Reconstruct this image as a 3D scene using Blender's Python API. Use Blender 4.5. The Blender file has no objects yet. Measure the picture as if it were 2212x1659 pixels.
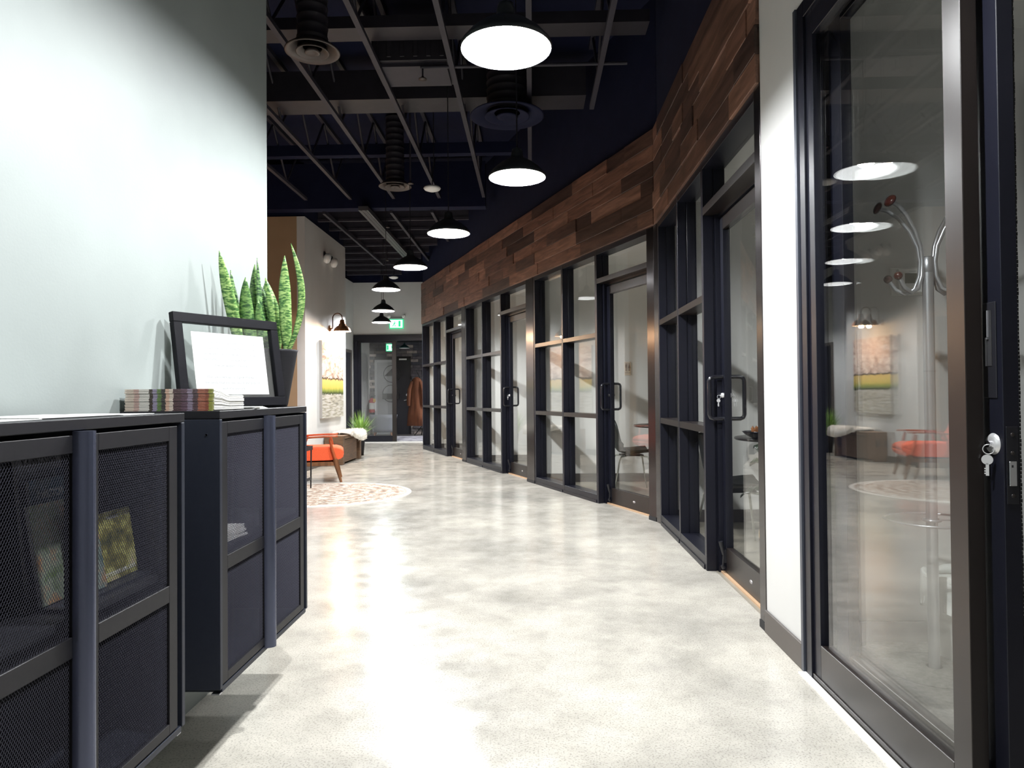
import bpy, bmesh, math, random
from mathutils import Vector, Matrix
random.seed(7)
S = bpy.context.scene
COL = S.collection
PI = math.pi
R = math.radians

# ------------------------------------------------------------------ camera
cam_d = bpy.data.cameras.new('camera'); cam = bpy.data.objects.new('camera', cam_d); COL.objects.link(cam)
cam_d.sensor_width = 36; cam_d.lens = 1523.57/2212*36; cam_d.clip_start = 0.02; cam_d.clip_end = 100
yaw, pit, rol = -0.0282, 0.0141, 0.0084
fwd = Vector((math.sin(yaw)*math.cos(pit), math.cos(yaw)*math.cos(pit), math.sin(pit)))
rgt = Vector((math.cos(yaw), -math.sin(yaw), 0)); dwn = fwd.cross(rgt)
r2 = rgt*math.cos(rol)+dwn*math.sin(rol); d2 = -rgt*math.sin(rol)+dwn*math.cos(rol)
cam.matrix_world = Matrix(((r2.x, -d2.x, -fwd.x, 0), (r2.y, -d2.y, -fwd.y, 0), (r2.z, -d2.z, -fwd.z, 1.12), (0, 0, 0, 1)))
S.camera = cam

# ------------------------------------------------------------------ world, exposure, sampling
w = bpy.data.worlds.new('world'); S.world = w; w.use_nodes = True
w.node_tree.nodes['Background'].inputs[0].default_value = (0.55, 0.62, 0.75, 1)
w.node_tree.nodes['Background'].inputs[1].default_value = 0.05
S.view_settings.view_transform = 'Standard'; S.view_settings.look = 'None'
S.view_settings.gamma = 1; S.view_settings.use_curve_mapping = False
S.view_settings.exposure = 0.0
cy = S.cycles
cy.max_bounces = 10; cy.diffuse_bounces = 5; cy.glossy_bounces = 5; cy.transparent_max_bounces = 24
cy.transmission_bounces = 6; cy.sample_clamp_indirect = 4; cy.sample_clamp_direct = 0
cy.use_denoising = True; cy.caustics_reflective = False; cy.caustics_refractive = False
P_PENDANT = 275; P_SCONCE = 85
C_PENDANT = (0.97, 0.99, 1.0); C_SCONCE = (1.0, 0.62, 0.33)

# ------------------------------------------------------------------ materials
def nt(name):
    m = bpy.data.materials.new(name); m.use_nodes = True
    n = m.node_tree; return m, n, n.nodes['Principled BSDF']
def plain(name, c, rough=0.5, metal=0.0, spec=0.5, coat=0.0, emit=None, es=0):
    m, n, p = nt(name)
    p.inputs['Base Color'].default_value = (*c, 1); p.inputs['Roughness'].default_value = rough
    p.inputs['Metallic'].default_value = metal; p.inputs['Specular IOR Level'].default_value = spec
    p.inputs['Coat Weight'].default_value = coat
    if emit: p.inputs['Emission Color'].default_value = (*emit, 1); p.inputs['Emission Strength'].default_value = es
    m.diffuse_color = (*c, 1)
    return m
def N(n, t, **kw):
    x = n.nodes.new(t)
    for k, v in kw.items(): setattr(x, k, v)
    return x
def ramp(n, stops, interp='LINEAR'):
    r = N(n, 'ShaderNodeValToRGB'); e = r.color_ramp; e.interpolation = interp
    while len(e.elements) < len(stops): e.elements.new(0.5)
    for el, (p, c) in zip(e.elements, stops):
        el.position = p; el.color = (*c, 1) if len(c) == 3 else c
    return r
def noisy(name, stops, scale=4, detail=5, rough=0.5, bump=0.0, bscale=None, metal=0, stretch=(1, 1, 1), coord='Object', spec=0.5, rvar=0, dist=0.0, nrough=0.55, bdist=0.01):
    m, n, p = nt(name)
    tc = N(n, 'ShaderNodeTexCoord'); mp = N(n, 'ShaderNodeMapping'); mp.inputs['Scale'].default_value = stretch
    n.links.new(tc.outputs[coord], mp.inputs[0])
    no = N(n, 'ShaderNodeTexNoise'); no.inputs['Scale'].default_value = scale; no.inputs['Detail'].default_value = detail
    no.inputs['Roughness'].default_value = nrough; no.inputs['Distortion'].default_value = dist
    n.links.new(mp.outputs[0], no.inputs['Vector'])
    r = ramp(n, stops); n.links.new(no.outputs['Fac'], r.inputs[0]); n.links.new(r.outputs[0], p.inputs['Base Color'])
    p.inputs['Roughness'].default_value = rough; p.inputs['Metallic'].default_value = metal; p.inputs['Specular IOR Level'].default_value = spec
    if bump:
        n2 = N(n, 'ShaderNodeTexNoise'); n2.inputs['Scale'].default_value = bscale or scale; n2.inputs['Detail'].default_value = 4
        n.links.new(mp.outputs[0], n2.inputs['Vector'])
        b = N(n, 'ShaderNodeBump'); b.inputs['Strength'].default_value = bump; b.inputs['Distance'].default_value = bdist
        n.links.new(n2.outputs['Fac'], b.inputs['Height']); n.links.new(b.outputs[0], p.inputs['Normal'])
    return m

M = {}
M['sage'] = noisy('sage_wall', [(0.3, (0.275, 0.305, 0.298)), (0.7, (0.30, 0.333, 0.325))], 3, rough=0.55, bump=0.12, bscale=140, bdist=0.002)
M['white_wall'] = noisy('white_wall', [(0.3, (0.64, 0.64, 0.63)), (0.7, (0.68, 0.68, 0.67))], 3, rough=0.6, bump=0.08, bscale=140, bdist=0.002)
M['room_wall'] = noisy('room_wall', [(0.3, (0.85, 0.85, 0.83)), (0.7, (0.88, 0.88, 0.86))], 3, rough=0.6)
M['near_wall'] = noisy('near_room_wall', [(0.3, (0.66, 0.66, 0.66)), (0.7, (0.70, 0.70, 0.70))], 3, rough=0.6)
M['tan_wall'] = noisy('tan_wall', [(0.3, (0.40, 0.27, 0.16)), (0.7, (0.44, 0.30, 0.18))], 3, rough=0.6)
M['dark_ceiling'] = noisy('dark_ceiling', [(0.3, (0.0045, 0.0065, 0.026)), (0.7, (0.0075, 0.010, 0.034))], 6, rough=0.8, spec=0.2)
M['joist'] = noisy('joist_paint', [(0.3, (0.026, 0.024, 0.036)), (0.7, (0.036, 0.033, 0.047))], 8, rough=0.6)
M['duct'] = noisy('duct_paint', [(0.3, (0.016, 0.014, 0.020)), (0.7, (0.023, 0.020, 0.028))], 9, rough=0.55)
M['diffuser'] = plain('diffuser_paint', (0.060, 0.048, 0.044), 0.45)
M['bronze'] = noisy('bronze_aluminium', [(0.3, (0.006, 0.0065, 0.012)), (0.7, (0.008, 0.0085, 0.015))], 2, rough=0.36, spec=0.3)
M['bronze2'] = noisy('bronze_light', [(0.3, (0.012, 0.009, 0.0085)), (0.7, (0.016, 0.012, 0.011))], 2, rough=0.3, spec=0.4)
M['black'] = plain('black_metal', (0.012, 0.012, 0.016), 0.4)
M['frame_black'] = plain('frame_black', (0.004, 0.004, 0.006), 0.5, spec=0.15)
M['nickel'] = plain('nickel', (0.75, 0.75, 0.76), 0.3, 0.5)
M['black_gloss'] = plain('black_gloss', (0.010, 0.010, 0.014), 0.18)
M['rubber'] = plain('black_rubber', (0.012, 0.012, 0.014), 0.8)
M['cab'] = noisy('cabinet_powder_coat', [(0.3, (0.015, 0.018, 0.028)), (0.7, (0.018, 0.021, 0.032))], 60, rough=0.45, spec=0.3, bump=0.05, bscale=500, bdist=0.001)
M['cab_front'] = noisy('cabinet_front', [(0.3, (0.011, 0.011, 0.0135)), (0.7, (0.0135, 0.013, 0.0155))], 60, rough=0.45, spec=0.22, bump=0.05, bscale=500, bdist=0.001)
M['cab_in'] = plain('cabinet_inside', (0.016, 0.017, 0.022), 0.6)
M['grip'] = plain('grip_metal', (0.09, 0.10, 0.15), 0.25, 0.7)
M['mesh'] = plain('mesh_steel', (0.12, 0.12, 0.155), 0.4, 0.4)
M['chrome'] = plain('chrome', (0.8, 0.8, 0.82), 0.12, 1.0)
M['satin'] = plain('satin_steel', (0.62, 0.63, 0.67), 0.34, 0.75)
M['alu'] = plain('aluminium', (0.55, 0.56, 0.6), 0.35, 0.8)
M['pale_leg'] = plain('pale_steel', (0.45, 0.47, 0.42), 0.3, 0.6)
M['copper'] = noisy('copper', [(0.35, (0.30, 0.12, 0.05)), (0.65, (0.48, 0.22, 0.10))], 12, rough=0.3, metal=0.9)
M['bronze_tube'] = plain('dark_copper_tube', (0.10, 0.05, 0.03), 0.35, 0.7)
M['white'] = plain('white_plastic', (0.88, 0.88, 0.87), 0.35)
M['paper'] = plain('paper', (0.82, 0.82, 0.80), 0.7)
M['page'] = plain('page_edges', (0.75, 0.74, 0.71), 0.7)
M['lcd'] = plain('lcd_grey', (0.09, 0.11, 0.08), 0.25)
M['baseboard'] = plain('baseboard_grey', (0.085, 0.075, 0.068), 0.5)
M['walnut'] = noisy('walnut', [(0.3, (0.10, 0.040, 0.016)), (0.7, (0.26, 0.11, 0.045))], 3, rough=0.35, stretch=(8, 8, 1))
M['red_wood'] = noisy('red_brown_wood', [(0.3, (0.30, 0.055, 0.018)), (0.7, (0.46, 0.11, 0.035))], 3, rough=0.3, stretch=(2, 8, 8))
M['bench_wood'] = noisy('bench_wood', [(0.3, (0.075, 0.040, 0.022)), (0.7, (0.17, 0.095, 0.050))], 4, rough=0.5, stretch=(1, 1, 9))
M['knob_wood'] = plain('knob_wood', (0.09, 0.020, 0.012), 0.25, coat=0.5)
M['orange'] = noisy('orange_fabric', [(0.3, (0.80, 0.095, 0.030)), (0.7, (0.92, 0.14, 0.045))], 120, rough=0.85, bump=0.3, bscale=300, bdist=0.002)
M['fur'] = plain('white_fur', (0.85, 0.84, 0.80), 0.9)
M['pot'] = noisy('charcoal_pot', [(0.3, (0.010, 0.010, 0.013)), (0.7, (0.017, 0.017, 0.020))], 30, rough=0.6, spec=0.2, stretch=(1, 1, 12))
M['soil'] = noisy('soil', [(0.3, (0.02, 0.014, 0.01)), (0.7, (0.05, 0.035, 0.025))], 50, rough=0.9)
M['grass'] = noisy('grass_green', [(0.3, (0.10, 0.26, 0.04)), (0.7, (0.34, 0.52, 0.12))], 9, rough=0.5)
M['dark_leaf'] = noisy('dark_leaf', [(0.3, (0.012, 0.022, 0.012)), (0.7, (0.03, 0.06, 0.025))], 9, rough=0.3)
M['stalk'] = plain('green_stalk', (0.20, 0.38, 0.10), 0.45)
M['dry_leaf'] = noisy('dry_leaf', [(0.3, (0.42, 0.25, 0.10)), (0.7, (0.62, 0.46, 0.24))], 12, rough=0.6)
M['shell'] = plain('chair_shell', (0.022, 0.027, 0.024), 0.45)
M['table_top'] = plain('table_black', (0.02, 0.017, 0.016), 0.3)
M['grey_fabric'] = noisy('grey_fabric', [(0.3, (0.16, 0.17, 0.20)), (0.7, (0.21, 0.22, 0.25))], 90, rough=0.9)
M['coat'] = noisy('rust_cloth', [(0.3, (0.085, 0.026, 0.010)), (0.7, (0.17, 0.055, 0.020))], 3, rough=0.85, stretch=(6, 6, 1))
M['red'] = plain('extinguisher_red', (0.5, 0.02, 0.02), 0.3)
M['yellow'] = plain('yellow_tag', (0.75, 0.45, 0.08), 0.5)
M['grey_door'] = plain('grey_door', (0.30, 0.31, 0.33), 0.5)
M['grey_trim'] = plain('light_grey_trim', (0.5, 0.52, 0.54), 0.5)
M['black_door'] = plain('black_door', (0.012, 0.013, 0.020), 0.45)
M['brown_door'] = noisy('brown_door', [(0.3, (0.07, 0.032, 0.016)), (0.7, (0.11, 0.05, 0.025))], 3, rough=0.5, stretch=(8, 8, 1))
M['mortar'] = plain('mortar_dark', (0.025, 0.024, 0.028), 0.9)
M['bin'] = plain('white_bin', (0.72, 0.74, 0.72), 0.35)
M['bag'] = plain('bag_film', (0.85, 0.87, 0.86), 0.25)
M['bulb'] = plain('bulb', (1, 1, 1), 0.5, emit=(0.97, 0.99, 1.0), es=30)
M['warm_bulb'] = plain('warm_bulb', (1, 1, 1), 0.5, emit=(1.0, 0.72, 0.42), es=30)
M['shade_out'] = plain('shade_enamel', (0.030, 0.034, 0.038), 0.35)
M['shade_in'] = plain('shade_white_inside', (0.85, 0.86, 0.86), 0.6)
M['green_shade'] = plain('green_shade', (0.012, 0.045, 0.045), 0.35)
M['exit_green'] = plain('exit_green', (0.02, 0.5, 0.22), 0.4, emit=(0.02, 0.75, 0.30), es=1.0)
M['exit_white'] = plain('exit_white', (0.8, 0.9, 0.85), 0.4, emit=(0.75, 1.0, 0.88), es=2.2)
M['mat_grey'] = noisy('lobby_floor_grey', [(0.3, (0.10, 0.09, 0.085)), (0.7, (0.17, 0.155, 0.15))], 12, rough=0.6)
M['room_floor'] = noisy('room_floor', [(0.3, (0.24, 0.215, 0.17)), (0.7, (0.34, 0.31, 0.26))], 2.2, rough=0.35)
M['carpet'] = noisy('grey_carpet', [(0.3, (0.19, 0.18, 0.165)), (0.7, (0.28, 0.265, 0.245))], 45, rough=0.95, bump=0.3, bscale=300, bdist=0.003)
M['text_grey'] = plain('text_grey', (0.36, 0.38, 0.40), 0.7)
M['text_white'] = plain('text_white', (0.85, 0.85, 0.85), 0.6)
M['text_black'] = plain('text_black', (0.02, 0.02, 0.02), 0.6)
M['text_brown'] = plain('text_brown', (0.18, 0.10, 0.05), 0.6)
M['sign_cream'] = plain('sign_cream', (0.78, 0.66, 0.50), 0.5)
M['canvas_side'] = plain('canvas_side', (0.36, 0.34, 0.32), 0.7)
M['threshold'] = plain('threshold_wood', (0.55, 0.36, 0.22), 0.5)
M['white_strip'] = plain('white_strip', (0.8, 0.8, 0.78), 0.4)
M['track'] = plain('linear_grille', (0.07, 0.068, 0.075), 0.4)
M['slate'] = plain('slate_blue_edge', (0.07, 0.078, 0.10), 0.4, 0.3)

def glass_mat(name, tint=(0.985, 0.99, 0.985)):
    m = bpy.data.materials.new(name); m.use_nodes = True; n = m.node_tree; n.nodes.clear()
    out = N(n, 'ShaderNodeOutputMaterial'); mix = N(n, 'ShaderNodeMixShader')
    tr = N(n, 'ShaderNodeBsdfTransparent'); tr.inputs[0].default_value = (*tint, 1)
    gl = N(n, 'ShaderNodeBsdfGlossy'); gl.inputs['Roughness'].default_value = 0.0; gl.inputs[0].default_value = (1, 1, 1, 1)
    g = N(n, 'ShaderNodeNewGeometry'); d = N(n, 'ShaderNodeVectorMath', operation='DOT_PRODUCT')
    n.links.new(g.outputs['Incoming'], d.inputs[0]); n.links.new(g.outputs['Normal'], d.inputs[1])
    a = N(n, 'ShaderNodeMath', operation='ABSOLUTE'); n.links.new(d.outputs['Value'], a.inputs[0])
    s = N(n, 'ShaderNodeMath', operation='SUBTRACT'); s.inputs[0].default_value = 1; n.links.new(a.outputs[0], s.inputs[1])
    pw = N(n, 'ShaderNodeMath', operation='POWER'); n.links.new(s.outputs[0], pw.inputs[0]); pw.inputs[1].default_value = 5
    ma = N(n, 'ShaderNodeMath', operation='MULTIPLY_ADD'); n.links.new(pw.outputs[0], ma.inputs[0]); ma.inputs[1].default_value = 0.95; ma.inputs[2].default_value = 0.045
    n.links.new(ma.outputs[0], mix.inputs[0]); n.links.new(tr.outputs[0], mix.inputs[1]); n.links.new(gl.outputs[0], mix.inputs[2])
    n.links.new(mix.outputs[0], out.inputs[0])
    return m
M['glass'] = glass_mat('clear_glass')

def brushed(name):
    m, n, p = nt(name)
    p.inputs['Metallic'].default_value = 0.8; p.inputs['Roughness'].default_value = 0.2
    p.inputs['Anisotropic'].default_value = 0.6
    tc = N(n, 'ShaderNodeTexCoord'); mp = N(n, 'ShaderNodeMapping'); mp.inputs['Scale'].default_value = (60, 60, 1.5)
    n.links.new(tc.outputs['Object'], mp.inputs[0])
    no = N(n, 'ShaderNodeTexNoise'); no.inputs['Scale'].default_value = 4; n.links.new(mp.outputs[0], no.inputs['Vector'])
    r = ramp(n, [(0.3, (0.045, 0.040, 0.042)), (0.7, (0.065, 0.057, 0.057))]); n.links.new(no.outputs[0], r.inputs[0])
    n.links.new(r.outputs[0], p.inputs['Base Color'])
    return m
M['post'] = brushed('brushed_bronze_post')

def floor_mat():
    m, n, p = nt('polished_concrete')
    tc = N(n, 'ShaderNodeTexCoord')
    a = N(n, 'ShaderNodeTexNoise'); a.inputs['Scale'].default_value = 1.1; a.inputs['Detail'].default_value = 7; a.inputs['Roughness'].default_value = 0.62
    b = N(n, 'ShaderNodeTexNoise'); b.inputs['Scale'].default_value = 5; b.inputs['Detail'].default_value = 8; b.inputs['Roughness'].default_value = 0.7
    c = N(n, 'ShaderNodeTexNoise'); c.inputs['Scale'].default_value = 150; c.inputs['Detail'].default_value = 3
    for x in (a, b, c): n.links.new(tc.outputs['Object'], x.inputs['Vector'])
    ra = ramp(n, [(0.35, (0.40, 0.38, 0.34)), (0.52, (0.56, 0.53, 0.47)), (0.68, (0.66, 0.625, 0.55))])
    rb = ramp(n, [(0.3, (0.74, 0.74, 0.73)), (0.58, (1, 1, 1))])
    rc = ramp(n, [(0.36, (0.48, 0.48, 0.48)), (0.47, (1, 1, 1))])
    n.links.new(a.outputs[0], ra.inputs[0]); n.links.new(b.outputs[0], rb.inputs[0]); n.links.new(c.outputs[0], rc.inputs[0])
    m1 = N(n, 'ShaderNodeMix', data_type='RGBA', blend_type='MULTIPLY'); m1.inputs[0].default_value = 0.75
    n.links.new(ra.outputs[0], m1.inputs[6]); n.links.new(rb.outputs[0], m1.inputs[7])
    m2 = N(n, 'ShaderNodeMix', data_type='RGBA', blend_type='MULTIPLY'); m2.inputs[0].default_value = 0.6
    n.links.new(m1.outputs[2], m2.inputs[6]); n.links.new(rc.outputs[0], m2.inputs[7])
    n.links.new(m2.outputs[2], p.inputs['Base Color'])
    mr = N(n, 'ShaderNodeMapRange'); n.links.new(b.outputs[0], mr.inputs[0]); mr.inputs[1].default_value = 0.3; mr.inputs[2].default_value = 0.7
    mr.inputs[3].default_value = 0.10; mr.inputs[4].default_value = 0.24; n.links.new(mr.outputs[0], p.inputs['Roughness'])
    bp = N(n, 'ShaderNodeBump'); bp.inputs['Strength'].default_value = 0.04; bp.inputs['Distance'].default_value = 0.01
    n.links.new(b.outputs[0], bp.inputs['Height']); n.links.new(bp.outputs[0], p.inputs['Normal'])
    return m
M['floor'] = floor_mat()

def plank_mat(i, base):
    m, n, p = nt('plank_wood')
    tc = N(n, 'ShaderNodeTexCoord'); mp = N(n, 'ShaderNodeMapping'); mp.inputs['Scale'].default_value = (1.3, 7, 11)
    mp.inputs['Location'].default_value = (i*3.1, i, i*1.7)
    n.links.new(tc.outputs['Object'], mp.inputs[0])
    no = N(n, 'ShaderNodeTexNoise'); no.inputs['Scale'].default_value = 2.2; no.inputs['Detail'].default_value = 7; no.inputs['Distortion'].default_value = 0.8
    n.links.new(mp.outputs[0], no.inputs['Vector'])
    r = ramp(n, [(0.28, tuple(c*0.5 for c in base)), (0.5, base), (0.75, tuple(min(1, c*1.7) for c in base))])
    n.links.new(no.outputs[0], r.inputs[0]); n.links.new(r.outputs[0], p.inputs['Base Color'])
    p.inputs['Roughness'].default_value = 0.42
    b = N(n, 'ShaderNodeBump'); b.inputs['Strength'].default_value = 0.35; b.inputs['Distance'].default_value = 0.004
    n.links.new(no.outputs[0], b.inputs['Height']); n.links.new(b.outputs[0], p.inputs['Normal'])
    return m
PLANKS = [plank_mat(i, c) for i, c in enumerate([(0.125, 0.064, 0.045), (0.185, 0.092, 0.063), (0.24, 0.125, 0.086), (0.060, 0.033, 0.026), (0.15, 0.078, 0.055), (0.092, 0.049, 0.037)])]
BRICKS = [noisy('ledger_brick', [(0.3, tuple(c*0.6 for c in b)), (0.7, b)], 12, rough=0.9, bump=0.4) for b in
          [(0.14, 0.125, 0.14), (0.20, 0.18, 0.18), (0.09, 0.09, 0.11), (0.42, 0.36, 0.33), (0.11, 0.10, 0.11), (0.70, 0.62, 0.58)]]

def snake_mat():
    m, n, p = nt('snake_leaf')
    tc = N(n, 'ShaderNodeTexCoord'); mp = N(n, 'ShaderNodeMapping'); mp.inputs['Scale'].default_value = (1, 1, 4.2)
    n.links.new(tc.outputs['UV'], mp.inputs[0])
    g = N(n, 'ShaderNodeTexCoord')
    ms = N(n, 'ShaderNodeMapping'); ms.inputs['Scale'].default_value = (30, 30, 105)
    n.links.new(g.outputs['Object'], ms.inputs[0])
    no = N(n, 'ShaderNodeTexNoise'); no.inputs['Scale'].default_value = 1.6; no.inputs['Detail'].default_value = 3; no.inputs['Distortion'].default_value = 0.7
    n.links.new(ms.outputs[0], no.inputs['Vector'])
    r = ramp(n, [(0.42, (0.045, 0.13, 0.035)), (0.50, (0.17, 0.33, 0.085)), (0.60, (0.40, 0.56, 0.20))])
    n.links.new(no.outputs[0], r.inputs[0]); n.links.new(r.outputs[0], p.inputs['Base Color'])
    p.inputs['Roughness'].default_value = 0.38
    return m
M['snake'] = snake_mat()
M['snake_dark'] = noisy('snake_leaf_dark', [(0.44, (0.015, 0.05, 0.02)), (0.50, (0.07, 0.16, 0.045)), (0.60, (0.20, 0.34, 0.12))], 1.6, detail=3, rough=0.38, stretch=(30, 30, 105), dist=0.7)

M['snake_mid'] = noisy('snake_leaf_mid', [(0.42, (0.022, 0.075, 0.022)), (0.50, (0.09, 0.20, 0.05)), (0.60, (0.20, 0.34, 0.10))], 1.6, detail=3, rough=0.38, stretch=(30, 30, 105), dist=0.7)
def painting_mat():
    m, n, p = nt('landscape_canvas')
    tc = N(n, 'ShaderNodeTexCoord'); sp = N(n, 'ShaderNodeSeparateXYZ'); n.links.new(tc.outputs['Generated'], sp.inputs[0])
    mp = N(n, 'ShaderNodeMapping'); mp.inputs['Scale'].default_value = (1, 3, 7); n.links.new(tc.outputs['Generated'], mp.inputs[0])
    cl = N(n, 'ShaderNodeTexNoise'); cl.inputs['Scale'].default_value = 2.6; cl.inputs['Detail'].default_value = 9; cl.inputs['Roughness'].default_value = 0.7; cl.inputs['Distortion'].default_value = 0.6
    n.links.new(mp.outputs[0], cl.inputs['Vector'])
    sky = ramp(n, [(0.36, (0.24, 0.15, 0.12)), (0.48, (0.55, 0.42, 0.36)), (0.6, (0.85, 0.78, 0.72))]); n.links.new(cl.outputs[0], sky.inputs[0])
    mp2 = N(n, 'ShaderNodeMapping'); mp2.inputs['Scale'].default_value = (1, 2.5, 26); n.links.new(tc.outputs['Generated'], mp2.inputs[0])
    wt = N(n, 'ShaderNodeTexNoise'); wt.inputs['Scale'].default_value = 2.2; wt.inputs['Detail'].default_value = 6; n.links.new(mp2.outputs[0], wt.inputs['Vector'])
    wr = ramp(n, [(0.32, (0.14, 0.14, 0.14)), (0.44, (0.40, 0.38, 0.30)), (0.60, (0.58, 0.57, 0.54))]); n.links.new(wt.outputs[0], wr.inputs[0])
    # land band by height with ragged edge
    mpl = N(n, 'ShaderNodeMapping'); mpl.inputs['Scale'].default_value = (1, 30, 5); n.links.new(tc.outputs['Generated'], mpl.inputs[0])
    ln = N(n, 'ShaderNodeTexNoise'); ln.inputs['Scale'].default_value = 1.5; ln.inputs['Detail'].default_value = 4; n.links.new(mpl.outputs[0], ln.inputs['Vector'])
    ad = N(n, 'ShaderNodeMath', operation='MULTIPLY_ADD'); n.links.new(ln.outputs[0], ad.inputs[0]); ad.inputs[1].default_value = 0.09; n.links.new(sp.outputs[2], ad.inputs[2])
    land = ramp(n, [(0.32, (0.10, 0.13, 0.03)), (0.37, (0.03, 0.05, 0.01)), (0.41, (0.28, 0.34, 0.05)), (0.45, (0.62, 0.50, 0.10)), (0.54, (0.72, 0.52, 0.16)), (0.555, (0.05, 0.03, 0.02))])
    n.links.new(ad.outputs[0], land.inputs[0])
    g1 = N(n, 'ShaderNodeMath', operation='GREATER_THAN'); n.links.new(ad.outputs[0], g1.inputs[0]); g1.inputs[1].default_value = 0.57
    g2 = N(n, 'ShaderNodeMath', operation='GREATER_THAN'); n.links.new(ad.outputs[0], g2.inputs[0]); g2.inputs[1].default_value = 0.355
    x1 = N(n, 'ShaderNodeMix', data_type='RGBA'); n.links.new(g2.outputs[0], x1.inputs[0]); n.links.new(wr.outputs[0], x1.inputs[6]); n.links.new(land.outputs[0], x1.inputs[7])
    x2 = N(n, 'ShaderNodeMix', data_type='RGBA'); n.links.new(g1.outputs[0], x2.inputs[0]); n.links.new(x1.outputs[2], x2.inputs[6]); n.links.new(sky.outputs[0], x2.inputs[7])
    n.links.new(x2.outputs[2], p.inputs['Base Color']); p.inputs['Roughness'].default_value = 0.6
    return m
M['painting'] = painting_mat()

def rug_mat():
    m, n, p = nt('distressed_medallion_rug')
    tc = N(n, 'ShaderNodeTexCoord'); ln = N(n, 'ShaderNodeVectorMath', operation='LENGTH'); n.links.new(tc.outputs['Object'], ln.inputs[0])
    no = N(n, 'ShaderNodeTexNoise'); no.inputs['Scale'].default_value = 8; no.inputs['Detail'].default_value = 9; no.inputs['Roughness'].default_value = 0.7; no.inputs['Distortion'].default_value = 2.2
    n.links.new(tc.outputs['Object'], no.inputs['Vector'])
    wv = N(n, 'ShaderNodeMath', operation='MULTIPLY'); n.links.new(ln.outputs['Value'], wv.inputs[0]); wv.inputs[1].default_value = 44
    sn = N(n, 'ShaderNodeMath', operation='SINE'); n.links.new(wv.outputs[0], sn.inputs[0])
    ad = N(n, 'ShaderNodeMath', operation='MULTIPLY_ADD'); n.links.new(sn.outputs[0], ad.inputs[0]); ad.inputs[1].default_value = 0.035; n.links.new(no.outputs[0], ad.inputs[2])
    r = ramp(n, [(0.36, (0.14, 0.11, 0.095)), (0.44, (0.34, 0.22, 0.15)), (0.51, (0.50, 0.42, 0.35)), (0.6, (0.62, 0.58, 0.52))])
    n.links.new(ad.outputs[0], r.inputs[0])
    er = ramp(n, [(0.0, (1, 1, 1)), (0.93, (1, 1, 1)), (0.955, (0.86, 0.82, 0.76))]); n.links.new(ln.outputs['Value'], er.inputs[0])
    gt = N(n, 'ShaderNodeMath', operation='GREATER_THAN'); n.links.new(ln.outputs['Value'], gt.inputs[0]); gt.inputs[1].default_value = 0.925
    mx = N(n, 'ShaderNodeMix', data_type='RGBA'); n.links.new(gt.outputs[0], mx.inputs[0]); n.links.new(r.outputs[0], mx.inputs[6]); mx.inputs[7].default_value = (0.74, 0.69, 0.62, 1)
    n.links.new(mx.outputs[2], p.inputs['Base Color']); p.inputs['Roughness'].default_value = 0.95
    return m
M['rug'] = rug_mat()

def spine_mat():
    m, n, p = nt('magazine_spines')
    tc = N(n, 'ShaderNodeTexCoord'); sp = N(n, 'ShaderNodeSeparateXYZ'); n.links.new(tc.outputs['Generated'], sp.inputs[0])
    c = [(0.0, (0.72, 0.60, 0.50)), (0.10, (0.60, 0.40, 0.35)), (0.16, (0.78, 0.74, 0.68)), (0.27, (0.07, 0.05, 0.04)), (0.31, (0.35, 0.30, 0.42)), (0.36, (0.14, 0.22, 0.08)),
         (0.41, (0.06, 0.05, 0.05)), (0.455, (0.75, 0.48, 0.36)), (0.50, (0.80, 0.68, 0.58)), (0.54, (0.10, 0.055, 0.06)), (0.63, (0.14, 0.08, 0.11)), (0.70, (0.30, 0.24, 0.32)),
         (0.76, (0.10, 0.06, 0.07)), (0.82, (0.40, 0.14, 0.09)), (0.90, (0.28, 0.08, 0.05)), (0.94, (0.35, 0.36, 0.08)), (0.98, (0.5, 0.5, 0.2))]
    r = ramp(n, c, 'CONSTANT'); n.links.new(sp.outputs[0], r.inputs[0]); n.links.new(r.outputs[0], p.inputs['Base Color'])
    p.inputs['Roughness'].default_value = 0.4
    return m
M['spines'] = spine_mat()
def cover(name, cols, sc):
    return noisy(name, cols, sc, detail=5, rough=0.3, nrough=0.7)
COVERS = [cover('cover_grey', [(0.3, (0.20, 0.20, 0.23)), (0.7, (0.28, 0.28, 0.30))], 5),
          cover('cover_blue', [(0.35, (0.03, 0.07, 0.12)), (0.5, (0.05, 0.10, 0.16)), (0.65, (0.12, 0.12, 0.08))], 9),
          cover('cover_green', [(0.35, (0.10, 0.15, 0.05)), (0.5, (0.22, 0.26, 0.20)), (0.65, (0.35, 0.18, 0.08))], 22),
          cover('cover_meadow', [(0.35, (0.05, 0.06, 0.02)), (0.48, (0.25, 0.22, 0.05)), (0.56, (0.60, 0.58, 0.18)), (0.7, (0.75, 0.60, 0.45))], 14),
          cover('cover_city', [(0.35, (0.05, 0.10, 0.10)), (0.5, (0.20, 0.26, 0.24)), (0.65, (0.45, 0.25, 0.12))], 18),
          cover('cover_navy', [(0.3, (0.015, 0.025, 0.05)), (0.7, (0.05, 0.06, 0.10))], 6)]

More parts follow.
